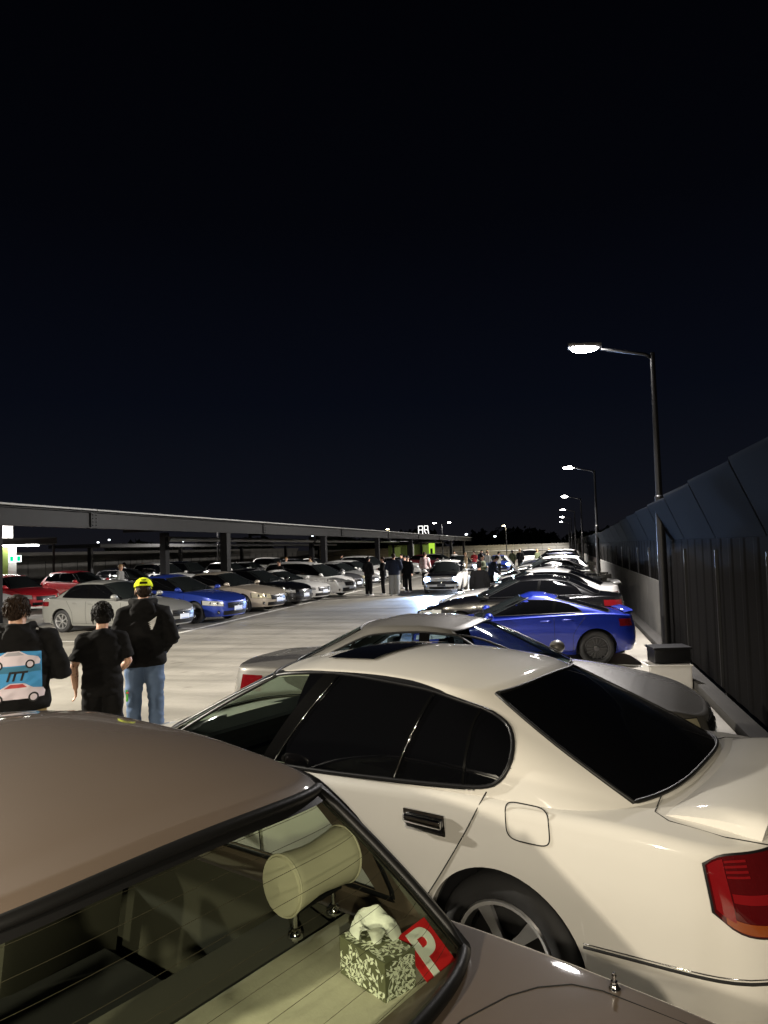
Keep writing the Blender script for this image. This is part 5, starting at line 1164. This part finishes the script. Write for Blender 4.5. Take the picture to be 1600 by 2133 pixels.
    for i, sg in enumerate((1, -1)):
        e_ = Vector(J['elbow'][i]); w_ = Vector(J['wrist'][i]); s_ = Vector(sh[i])
        if J['sleeve'] >= 1: add_tube(bm, [s_ + Vector((0, -sg * .06, 0)), s_, s_.lerp(e_, .5), e_, e_.lerp(w_, .5), w_], [.085 * b, .086 * b, .072 * b + g * .3, .066 * b + g * .3, .060 * b + g * .2, .044 + g * .1], n=14)
        else: add_tube(bm, [s_ + Vector((0, -sg * .06, 0)), s_, s_.lerp(e_, .45), s_.lerp(e_, .82)], [.082 * b, .086 * b, .084 * b, .088 * b], n=14)
    if J['top'] == 'hoodie':
        add_tube(bm, [(ln + .085, .0, 1.475), (ln + .05, .085, 1.50), (ln - .03, .115, 1.53), (ln - .095, .07, 1.53), (ln - .115, 0, 1.525), (ln - .095, -.07, 1.53), (ln - .03, -.115, 1.53), (ln + .05, -.085, 1.50)], .036, n=10, closed=True)
        add_ball(bm, (ln - .125, 0, 1.455), (.050, .125, .085), 14, 10)
    out['top'] = solidify_union(bm, voxel, 3 if hero else 2, 'top')
    if hero: wrinkle(out['top'], .020, J.get('seed', 1))
    # trousers
    bm = bmesh.new(); add_tube(bm, [(0, 0, 1.03), (0, 0, .95), (0, 0, .86)], [(.125 * b, .178 * b), (.132 * b, .185 * b), (.120 * b, .180 * b)], n=18, flat=(1, 0, 0))
    wd = J.get('leg', 1.0)
    for i, sg in enumerate((1, -1)):
        h_ = Vector((0, sg * (J['hip'] + .002), .92)); k_ = Vector(J['knee'][i]); a_ = Vector(J['ankle'][i]); add_tube(bm, [h_, h_.lerp(k_, .4), k_, k_.lerp(a_, .5), a_ + Vector((0, 0, -.03))], [.108 * b, .098 * b * wd, .080 * b * wd, .078 * b * wd, .070 * b * wd], n=14)
    out['trousers'] = solidify_union(bm, voxel, 3 if hero else 2, 'trousers')
    if hero: wrinkle(out['trousers'], .014, J.get('seed', 1) + 5)
    bm = bmesh.new()
    for i, sg in enumerate((1, -1)):
        a_ = Vector(J['ankle'][i]); add_tube(bm, [(a_.x - .07, a_.y, .045), (a_.x - .02, a_.y, .06), (a_.x + .08, a_.y + sg * .008, .045), (a_.x + .19, a_.y + sg * .015, .032)], [(.040, .040), (.048, .055), (.050, .042), (.030, .024)], n=12, flat=(0, 1, 0))
    out['shoes'] = solidify_union(bm, max(voxel * .8, .01), 2, 'shoes')
    out['_'] = (hc, rot)
    return out
M_SKIN = mat('skin', (.50, .29, .20), .55); M_SKIN2 = mat('skin_tan', (.36, .20, .13), .55)
M_HAIR = mat('hair_black', (.006, .005, .0045), .6, spec=.10, bump=(90, .8, .008)); M_HAIRB = mat('hair_brown', (.020, .012, .008), .6, spec=.10, bump=(90, .8, .008)); M_HAIRL = mat('hair_fair', (.30, .18, .08), .5)
def cloth(name, c, rough=.9, bump=(70, .35, .004)): return mat('cloth_' + name, c, rough, bump=bump, noise=(6, .15), spec=.10)
K_BLACK = cloth('black', (.007, .0068, .007)); K_NAVY = cloth('navy', (.016, .019, .030)); K_JEAN = cloth('denim', (.10, .145, .235)); K_KHAKI = cloth('khaki', (.34, .25, .12)); K_GREY = cloth('grey', (.22, .22, .21)); K_WHITE = cloth('white', (.62, .60, .57)); K_TAN = cloth('tan', (.32, .24, .15)); K_RED = cloth('red', (.30, .03, .03)); K_OLIVE = cloth('olive', (.07, .08, .045)); K_PINK = cloth('pink', (.45, .22, .20)); K_SHOE = mat('shoe_white', (.6, .6, .6), .6); K_SHOEB = mat('shoe_black', (.015, .015, .015), .6); K_YEL = cloth('cream', (.55, .46, .26))
K_PLAID = mat('cloth_plaid', (.3, .03, .03), .9); _n = K_PLAID.node_tree; _tc2 = _n.nodes.new('ShaderNodeTexCoord'); _w = []
for ax in ('Y', 'Z'):
    wv = _n.nodes.new('ShaderNodeTexWave'); wv.bands_direction = ax; wv.inputs['Scale'].default_value = 4.2; _n.links.new(_tc2.outputs['Object'], wv.inputs['Vector']); gt = _n.nodes.new('ShaderNodeMath'); gt.operation = 'GREATER_THAN'; gt.inputs[1].default_value = .72; _n.links.new(wv.outputs['Fac'], gt.inputs[0]); _w.append(gt)
_mx = _n.nodes.new('ShaderNodeMath'); _mx.operation = 'MAXIMUM'; _n.links.new(_w[0].outputs[0], _mx.inputs[0]); _n.links.new(_w[1].outputs[0], _mx.inputs[1])
_mc = _n.nodes.new('ShaderNodeMix'); _mc.data_type = 'RGBA'; _mc.inputs['A'].default_value = (.16, .02, .025, 1); _mc.inputs['B'].default_value = (.55, .5, .5, 1); _n.links.new(_mx.outputs[0], _mc.inputs['Factor']); _n.links.new(_mc.outputs['Result'], _n.nodes['Principled BSDF'].inputs['Base Color'])
_person_cache = {}
def person(loc, facing, height, label, group, key, pose, top=K_BLACK, trousers=K_BLACK, hair=M_HAIR, skin=M_SKIN, shoes=K_SHOE, voxel=.024, hero=False):
    if key not in _person_cache: _person_cache[key] = person_meshes(pose, voxel, hero)
    ms = _person_cache[key]; root = empty('person', (loc[0], loc[1], 0), R(facing), label, 'person', group); root.scale = (height / 1.755,) * 3
    objs = {}
    for nm, m_ in (('body', skin), ('hair', hair), ('top', top), ('trousers', trousers), ('shoes', shoes)):
        me = ms[nm]
        if not len(me.materials): me.materials.append(m_)
        o = bpy.data.objects.new(nm, me); COL.objects.link(o); o.parent = root; o.material_slots[0].link = 'OBJECT'; o.material_slots[0].material = m_; objs[nm] = o
    return root, objs, ms['_']

# three friends in the foreground, seen from behind
POSE1 = dict(top='hoodie', bulk=1.16, hem=.84, elbow=((.02, .31, 1.13), (.03, -.335, 1.12)), wrist=((.24, .15, 1.10), (.25, -.14, 1.09)), turn=R(-38), nod=R(6), seed=3, hair=(1.02, .0), head=(.02, 0))
POSE2 = dict(top='shirt', bulk=.98, hem=.82, sleeve=.5, elbow=((-.015, .275, 1.13), (.06, -.26, 1.14)), wrist=((.06, .265, .90), (.20, -.16, 1.02)), turn=R(10), nod=R(20), lean=.04, head=(.045, 0), seed=8, hair=(1.16, .03), leg=1.15)
POSE3 = dict(top='hoodie', bulk=1.04, hem=.86, elbow=((-.03, .29, 1.14), (-.02, -.295, 1.14)), wrist=((.16, .16, .98), (.16, -.16, .98)), turn=R(6), nod=R(10), seed=14, hair=(.88, .0), capped=True)
gp = 'three friends standing with their backs turned'
p1, o1, h1 = person((-4.36, 5.10), 131, 1.76, 'man in a black hoodie with a blue car print on the back', gp, 'h1', POSE1, K_BLACK, K_KHAKI, M_HAIRB, M_SKIN, K_SHOEB, .013, True)
p2, o2, h2 = person((-4.32, 6.17), 124, 1.61, 'person in a black T-shirt with a patterned tattoo on the forearm', gp, 'h2', POSE2, K_BLACK, K_BLACK, M_HAIR, M_SKIN, K_SHOEB, .013, True)
p3, o3, h3 = person((-4.42, 7.05), 117, 1.81, 'man in a neon yellow cap, black hoodie and blue jeans', gp, 'h3', POSE3, K_BLACK, K_JEAN, M_HAIRB, M_SKIN, K_SHOE, .013, True)
# neon cap
M_CAP = cloth('neon_yellow', (.62, .72, .02)); hc, rt_ = h3
bm = bmesh.new(); prev = None; nC = 40
for j in range(11):
    e = j / 10 * math.pi / 2; cur = []
    for i in range(nC):
        a = 2 * math.pi * i / nC; x, y, z = .112 * math.cos(a) * math.cos(e), .096 * math.sin(a) * math.cos(e), .040 + .098 * math.sin(e); cur.append(bm.verts.new((x - .004, y, z)))
    if prev:
        for i in range(nC):
            a = 2 * math.pi * (i + .5) / nC
            if math.cos(a) < -.86 and 0 < j < 4: continue      # opening above the strap
            bm.faces.new((prev[i], prev[(i + 1) % nC], cur[(i + 1) % nC], cur[i]))
    prev = cur
bmesh.ops.remove_doubles(bm, verts=bm.verts, dist=1e-4); r = bmesh.ops.solidify(bm, geom=bm.faces[:], thickness=.006)
bmesh.ops.transform(bm, matrix=Matrix.Translation(hc) @ rt_.to_4x4(), verts=bm.verts); cap = bm_obj('cap', bm, M_CAP, p3, smooth=True, angle=60)
bm = bmesh.new(); prev = None
for i, a in enumerate(np.linspace(-1.15, 1.15, 13)):
    c = [(.106 * math.cos(a), .094 * math.sin(a), .046), (.106 * math.cos(a) + .075 * math.cos(a * .75), .094 * math.sin(a) * 1.02, .030 - .012 * abs(a))]; cur = [bm.verts.new(q) for q in c]
    if prev: bm.faces.new((prev[0], cur[0], cur[1], prev[1]))
    prev = cur
bmesh.ops.solidify(bm, geom=bm.faces[:], thickness=.005); bmesh.ops.transform(bm, matrix=Matrix.Translation(hc) @ rt_.to_4x4(), verts=bm.verts); bm_obj('peak', bm, M_CAP, cap, smooth=True, angle=40)
bm = bmesh.new(); add_tube(bm, [(.113 * math.cos(a) - .004, .097 * math.sin(a), .046) for a in np.linspace(math.pi - .62, math.pi + .62, 9)], [(.003, .009)] * 9, n=8, flat=(1, 0, 0)); bmesh.ops.transform(bm, matrix=Matrix.Translation(hc) @ rt_.to_4x4(), verts=bm.verts); bm_obj('strap', bm, M_CAP, cap, smooth=True)

from mathutils.bvhtree import BVHTree
def press_on(name, tris_xy, target, material, root, off, size_fn, parent=None):
    """lay a flat print (u across to the right as seen from behind, v up, metres) onto the back of a garment"""
    me = target.data; bv = BVHTree.FromPolygons([v.co for v in me.vertices], [p.vertices[:] for p in me.polygons]); V = []
    for u, v in tris_xy[0]:
        h = bv.ray_cast(Vector((-1.0, -u, v)), Vector((1, 0, 0))); p = h[0] if h[0] else Vector((-.15, -u, v)); V.append(p + Vector((-off, 0, 0)))
    return mesh_obj(name, V, tris_xy[1], material, parent or root, smooth=True)
def poly_grid(poly, step=.016):
    """fill a polygon finely enough to follow a curved back"""
    bm = bmesh.new(); vs = [bm.verts.new((x, y, 0)) for x, y in poly]; bm.faces.new(vs); bmesh.ops.triangulate(bm, faces=bm.faces[:])
    for _ in range(5):
        lng = [e for e in bm.edges if e.calc_length() > step]
        if not lng: break
        bmesh.ops.subdivide_edges(bm, edges=lng, cuts=1); bmesh.ops.triangulate(bm, faces=bm.faces[:])
    bm.verts.index_update(); r = ([(v.co.x, v.co.y) for v in bm.verts], [tuple(v.index for v in f.verts) for f in bm.faces]); bm.free(); return r
def disc(x, y, r, n=18): return [(x + r * math.cos(2 * math.pi * i / n), y + r * math.sin(2 * math.pi * i / n)) for i in range(n)]
I_BLUE = mat('print_blue', (.05, .27, .55), .8); I_TEAL = mat('print_teal', (.04, .17, .28), .8); I_LILAC = mat('print_lilac_white', (.66, .58, .64), .8); I_BLACK = mat('print_black', (.010, .010, .010), .8); I_REDP = mat('print_red', (.45, .06, .06), .8); I_GREYP = mat('print_grey', (.35, .34, .38), .8)
PR = lambda poly, m_, off, nm: press_on(nm, poly_grid(poly), o1['top'], m_, p1, off, None)
z0, z1, ux = .925, 1.335, .175
PR([(-ux, z0 + .03), (ux, z0 + .06), (ux - .005, z1 - .015), (0, z1), (-ux, z1 - .01)], I_BLUE, .003, 'print_panel'); PR([(-ux, 1.165), (ux - .01, 1.165), (ux - .01, 1.215), (-ux, 1.215)], I_TEAL, .004, 'print_band')
def print_car(cx, cy, w, flip, red=False):
    S = lambda pts: [(cx + flip * x * w, cy + y * w) for x, y in pts][::(1 if flip > 0 else -1)]
    PR(S([(-.5, .0), (.5, .0), (.52, .10), (.48, .17), (.30, .20), (.14, .30), (-.10, .31), (-.26, .215), (-.47, .16), (-.52, .08)]), I_LILAC, .0055, 'print_car'); PR(S([(-.20, .215), (.20, .215), (.12, .285), (-.09, .29)]), I_REDP if red else I_GREYP, .0068, 'print_glass')
    for wx in (-.31, .31):
        PR(disc(cx + flip * wx * w, cy + .015 * w, .095 * w), I_BLACK, .0072, 'print_tyre'); PR(disc(cx + flip * wx * w, cy + .015 * w, .062 * w), I_LILAC, .0084, 'print_wheel')
print_car(-.03, 1.222, .37, -1); print_car(-.02, .955, .42, 1, True)
tx = text_mesh('tmp_text', 'ITT', .10, I_BLACK, shear=.3, bold=.004); tvs = [(v.co.x * .95 - .02, v.co.y + 1.135) for v in tx.data.vertices]; tfs = [tuple(p.vertices) for p in tx.data.polygons]; bpy.data.objects.remove(tx)
press_on('print_lettering', (tvs, tfs), o1['top'], I_BLACK, p1, .0075, None)
# white wing mark on the hoodie of the man in the cap and small lettering on the cap
I_WHITE = mat('print_white', (.75, .75, .75), .7)
for q in range(5):
    y0 = 1.335 - q * .018; press_on('wing_mark', poly_grid([(.055 + q * .006, y0 - .014), (.128 - q * .007, y0 - .016), (.142 - q * .008, y0 + .010 + (.035 if q == 0 else 0)), (.088, y0 + .006)], .02), o3['top'], I_WHITE, p3, .007, None)
tx = text_mesh('cap_lettering', 'BOSS', .020, I_BLACK, parent=cap, bold=.0008)
tx.matrix_local = Matrix.Translation(hc) @ rt_.to_4x4() @ Matrix.Translation((-.112, 0, .098)) @ Matrix(((0, 0, -1, 0), (-1, 0, 0, 0), (0, 1, 0, 0), (0, 0, 0, 1))) @ Matrix.Rotation(R(-22), 4, 'X')
# tattoo on the forearm
M_TAT = mat('tattoo_ink', (.10, .055, .045), .6); rg = random.Random(5); e_, w_ = Vector(POSE2['elbow'][0]), Vector(POSE2['wrist'][0]); me = o2['body'].data; bv = BVHTree.FromPolygons([v.co for v in me.vertices], [p.vertices[:] for p in me.polygons]); V = []; F = []
for _ in range(60):
    c = e_.lerp(w_, rg.uniform(-.25, .45)); a = rg.uniform(0, 6.28); d = Vector((math.cos(a), math.sin(a), 0)); h = bv.ray_cast(c + d * .15, -d)
    if h[0] is None: continue
    n = h[1]; u = n.orthogonal().normalized(); v = n.cross(u); s0 = rg.uniform(.004, .010); a2 = rg.uniform(0, 3); u, v = u * math.cos(a2) + v * math.sin(a2), v * math.cos(a2) - u * math.sin(a2); k = len(V); p = h[0] + n * .0015
    V += [p - u * s0 - v * s0 * .4, p + u * s0 - v * s0 * .6, p + u * s0 * .7 + v * s0 * .7, p - u * s0 * .6 + v * s0 * .5]; F.append((k, k + 1, k + 2, k + 3))
mesh_obj('tattoo', V, F, M_TAT, p2, smooth=False)
# bright key lanyard on the hip
M_LAN = mat('lanyard_green', (.10, .5, .06), .6); bm = bmesh.new(); add_tube(bm, [(-.08, -.235, .86), (-.085, -.24, .80), (-.08, -.238, .74)], [(.004, .012)] * 3, n=6); bm_obj('lanyard', bm, M_LAN, p2); bm = bmesh.new(); add_ball(bm, (-.082, -.242, .83), (.008, .016, .012), 8, 6); bm_obj('lanyard_tag', bm, mat('lanyard_red', (.55, .05, .03), .5), p2)

# people further away
STAND = dict(); POCK = dict(top='hoodie', wrist=((.14, .17, 1.0), (.14, -.17, 1.0)), elbow=((-.04, .28, 1.15), (-.04, -.28, 1.15)), bulk=1.06); FOLD = dict(wrist=((.22, .02, 1.22), (.22, .0, 1.18)), elbow=((.03, .28, 1.17), (.03, -.28, 1.17))); STRIDE = dict(knee=((.14, .10, .52), (-.05, -.10, .50)), ankle=((.16, .10, .09), (-.28, -.10, .14)), wrist=((.16, .26, .95), (-.08, -.27, .92))); BEND = dict(lean=.16, head=(.12, 0), nod=R(30), wrist=((.34, .18, 1.02), (.34, -.18, 1.02)), elbow=((.12, .26, 1.16), (.12, -.26, 1.16)))
PUFF = dict(bulk=1.22, hem=.86, leg=1.25, wrist=((.18, .14, 1.05), (.18, -.14, 1.05)), elbow=((0, .32, 1.16), (0, -.32, 1.16)))
poses = {'stand': STAND, 'pocket': POCK, 'fold': FOLD, 'stride': STRIDE, 'bend': BEND, 'puff': PUFF}
ga = 'people standing in the aisle'; gd = 'crowd at the far end'; gw = 'people between the parked cars'
far = [((-8.35, 31.4), 60, 1.74, 'man all in black on the left of the pair facing the driving hatchback', ga, 'pocket', K_BLACK, K_BLACK, M_HAIR), ((-7.80, 31.9), 200, 1.72, 'man in black with white shoes turned sideways next to the pair', ga, 'fold', K_BLACK, K_BLACK, M_HAIRB),
       ((-7.15, 31.3), 95, 1.86, 'man in a navy puffer jacket and pale grey trousers', ga, 'puff', K_NAVY, K_GREY, M_HAIRB), ((-6.95, 33.4), 250, 1.72, 'figure in black half hidden behind the navy puffer jacket', ga, 'stand', K_BLACK, K_BLACK, M_HAIR),
       ((-7.75, 36.5), 230, 1.70, 'person in a dark jacket behind the pair of men', ga, 'fold', K_NAVY, K_BLACK, M_HAIR), ((-7.0, 38.2), 75, 1.84, 'man in a red checked shirt behind the driving hatchback', ga, 'stand', K_PLAID, K_BLACK, M_HAIRB),
       ((-9.0, 41.5), 250, 1.74, 'man in a blue-grey jacket beyond the white off-roader', ga, 'pocket', K_NAVY, K_GREY, M_HAIR), ((-2.25, 20.9), 100, 1.62, 'dark-haired man standing behind the white sedan beside the fence row', gw, 'stand', K_BLACK, K_BLACK, M_HAIR),
       ((-2.75, 29.9), 20, 1.66, 'person in navy bending over the raised bonnet', gw, 'bend', K_NAVY, K_BLACK, M_HAIR), ((-3.25, 31.4), -20, 1.70, 'person in olive leaning by the raised bonnet', gw, 'fold', K_OLIVE, K_BLACK, M_HAIRB),
       ((-12.15, 30.25), 240, 1.72, 'man in black walking between the black sedan and the white coupe', gw, 'stride', K_BLACK, K_BLACK, M_HAIR), ((-18.4, 27.6), 10, 1.74, 'man in a pale cap and glasses behind the silver sedan roof', gw, 'stand', K_GREY, K_BLACK, M_HAIRL),
       ((-25.6, 38.8), 200, 1.72, 'person with a white collar far behind the blue sedan', gw, 'stand', K_WHITE, K_BLACK, M_HAIR), ((-24.6, 39.2), 160, 1.66, 'person with reddish hair far behind the blue sedan', gw, 'stand', K_BLACK, K_BLACK, M_HAIRL), ((-25.7, 27.6), -40, 1.74, 'dark figure by the green stair lobby wall', gw, 'pocket', K_BLACK, K_BLACK, M_HAIR),
       ((-17.2, 44.0), 0, 1.72, 'person in white by the canopy column', gw, 'stand', K_WHITE, K_GREY, M_HAIRL), ((-16.6, 47.0), 180, 1.7, 'couple member in beige near the canopy column', gw, 'fold', K_TAN, K_GREY, M_HAIRB), ((-15.9, 52.0), 0, 1.75, 'dark figure beside a column past the people mover', gw, 'stand', K_BLACK, K_BLACK, M_HAIR)]
cw = [('tan coat and white cap', K_TAN, K_TAN, M_HAIRL), ('maroon top', K_RED, K_GREY, M_HAIRB), ('navy hoodie', K_NAVY, K_GREY, M_HAIR), ('grey jumper and jeans', K_GREY, K_JEAN, M_HAIRB), ('cream jacket', K_YEL, K_TAN, M_HAIRL), ('white top with black trousers', K_WHITE, K_BLACK, M_HAIR), ('olive coat', K_OLIVE, K_BLACK, M_HAIRB), ('black coat beside the off-roader', K_BLACK, K_BLACK, M_HAIRL), ('green top', K_OLIVE, K_GREY, M_HAIRL), ('white vest', K_WHITE, K_BLACK, M_HAIRL), ('pink shirt', K_PINK, K_GREY, M_HAIRB), ('red jacket', K_RED, K_BLACK, M_HAIRB), ('pale hooded top alone', K_WHITE, K_BLACK, M_HAIR)]
cx = [(-6.6, 52.5), (-6.2, 54.5), (-5.7, 55.2), (-5.1, 53.5), (-5.45, 56.8), (-4.05, 50.5), (-3.3, 53.5), (-2.9, 56.5), (-1.75, 62), (-.75, 60), (-.2, 61), (.35, 63), (-8.2, 58)]
for i, ((n_, a_, b_, c_), p_) in enumerate(zip(cw, cx)): far.append((p_, 200 + 37 * i, 1.64 + .13 * ((i * 7) % 5) / 4, 'person wearing %s in the far crowd' % n_, gd, ('stand', 'fold', 'pocket', 'stride')[i % 4], a_, b_, c_))
for lc, fc, ht, lb, gg, ps, tp, tr, hr in far: person(lc, fc, ht, lb, gg, ps, poses[ps], tp, tr, hr)
# ------------------------------------------------------------------ things on the parcel shelf of the brown sedan
def to_world(v): return br.matrix_world @ v
bpy.context.view_layer.update()
M_BOX = mat('tissue_box_olive', (.10, .105, .055), .7); M_LEAFP = mat('tissue_box_leaf_print', (.74, .77, .64), .7); M_TISS = mat('tissue_paper', (.78, .80, .74), .9)
tb = empty('tissue_box', to_world(bt(1.05, .447, .9405)), br.rotation_euler.z - R(11.6), 'tissue box with a pale leaf pattern on the parcel shelf', 'tissue box'); tb.location.z = .9405
bw, bd, bh = .185, .105, .098      # along the car, across the car, high
bm = bmesh.new(); add_box(bm, (0, 0, bh / 2), (bw, bd, bh), bevel=.002); bm_obj('carton', bm, M_BOX, tb)
def vine(face):
    """scrolling leafy print on one side, as thin raised shapes"""
    V = []; F = []; seen = []; rg = random.Random(face)
    wd, ht = {'rear': (bd, bh), 'side': (bw, bh), 'top': (bd, bw), 'near': (bw, bh)}[face]
    def put(u, v):
        if face == 'rear': return (-bw / 2 - .0008, u, bh / 2 + v)
        if face == 'side': return (u, -bd / 2 - .0008, bh / 2 + v)
        if face == 'near': return (u, bd / 2 + .0008, bh / 2 + v)
        return (v, u, bh + .0008)
    def leaf(x, y, a, l, w):
        pts = []
        for t in np.linspace(0, 1, 6): pts.append((t * l, w * math.sin(math.pi * t ** .8)))
        pts += [(t * l, -w * math.sin(math.pi * t ** .8)) for t in np.linspace(.8, .2, 4)]
        q = [(x + px * math.cos(a) - py * math.sin(a), y + px * math.sin(a) + py * math.cos(a)) for px, py in pts]
        if any(abs(u) > wd / 2 or abs(v) > ht / 2 for u, v in q): return
        cx_, cy_ = x + l * .5 * math.cos(a), y + l * .5 * math.sin(a)
        if any((cx_ - u) ** 2 + (cy_ - v) ** 2 < .0088 ** 2 for u, v in seen): return
        seen.append((cx_, cy_)); k = len(V); V.extend(put(u, v) for u, v in q); F.append(tuple(range(k, k + len(q))))
    for _ in range(30):
        x, y, a = rg.uniform(-wd / 2, wd / 2), rg.uniform(-ht / 2, ht / 2), rg.uniform(0, 6.28); cv = rg.choice((-1, 1)) * rg.uniform(.10, .22); prev = None
        for st in range(18):
            n = (-math.sin(a) * .0007, math.cos(a) * .0007); ok = abs(x) < wd / 2 - .002 and abs(y) < ht / 2 - .002
            cur = [(x + n[0], y + n[1]), (x - n[0], y - n[1])]
            if prev and ok: k = len(V); V.extend(put(*q) for q in (prev[0], cur[0], cur[1], prev[1])); F.append((k, k + 1, k + 2, k + 3))
            prev = cur if ok else None
            if st % 2 == 1 and ok: leaf(x, y, a + (.8 if st % 4 == 1 else -.8), .017, .0036)
            x += .0075 * math.cos(a); y += .0075 * math.sin(a); a += cv
    return mesh_obj('leaf_print', V, F, M_LEAFP, tb, smooth=False)
for fc in ('rear', 'side', 'top', 'near'): vine(fc)
bm = bmesh.new(); rg = random.Random(2); n1, n2 = 26, 44; G2 = []
for i in range(n1):
    row = []
    for j in range(n2):
        a = j / (n2 - 1) * 2 * math.pi; t = i / (n1 - 1); r_ = .012 + .052 * t * (1 + .30 * math.sin(3 * a + 1)) ; row.append(bm.verts.new((r_ * math.cos(a) * .7 * 1.5 + .02 * t, r_ * math.sin(a) * .9 - .010 * t, bh - .004 + .075 * t ** .7 - .045 * t ** 3 * (1 + .8 * math.sin(2 * a)) + rg.gauss(0, .0006) + .004 * math.sin(7 * a + 9 * t) * t)))
    G2.append(row)
for i in range(n1 - 1):
    for j in range(n2 - 1): bm.faces.new((G2[i][j], G2[i + 1][j], G2[i + 1][j + 1], G2[i][j + 1]))
ts = bm_obj('tissue', bm, M_TISS, tb, smooth=True)
# red P plate leaning inside the glass
pp = empty('learner_plate', (0, 0, 0), 0, 'red square plate with a white letter P inside the rear window', 'plate')
Pc = bt(.957, .553, .990); U = Vector((0, -1, 0)); Vv = Vector((.121, .0, .103)).normalized(); N_ = U.cross(Vv).normalized(); Vv = N_.cross(U).normalized()
Mx = Matrix(((U.x, Vv.x, N_.x, Pc.x), (U.y, Vv.y, N_.y, Pc.y), (U.z, Vv.z, N_.z, Pc.z), (0, 0, 0, 1))); pp.matrix_world = br.matrix_world @ Mx
sgnN = 1 if N_.x < 0 else -1
bm = bmesh.new(); add_box(bm, (0, 0, 0), (.130, .155, .002), bevel=.0005); bm_obj('backing', bm, mat('plate_red', (.55, .018, .022), .4), pp)
t_ = text_mesh('letter', 'P', .165, mat('plate_letter_white', (.72, .74, .70), .5), parent=pp, bold=.005, extrude=.0006); t_.location = (0, 0, sgnN * .002)
if sgnN < 0: t_.rotation_euler = (0, math.pi, 0)
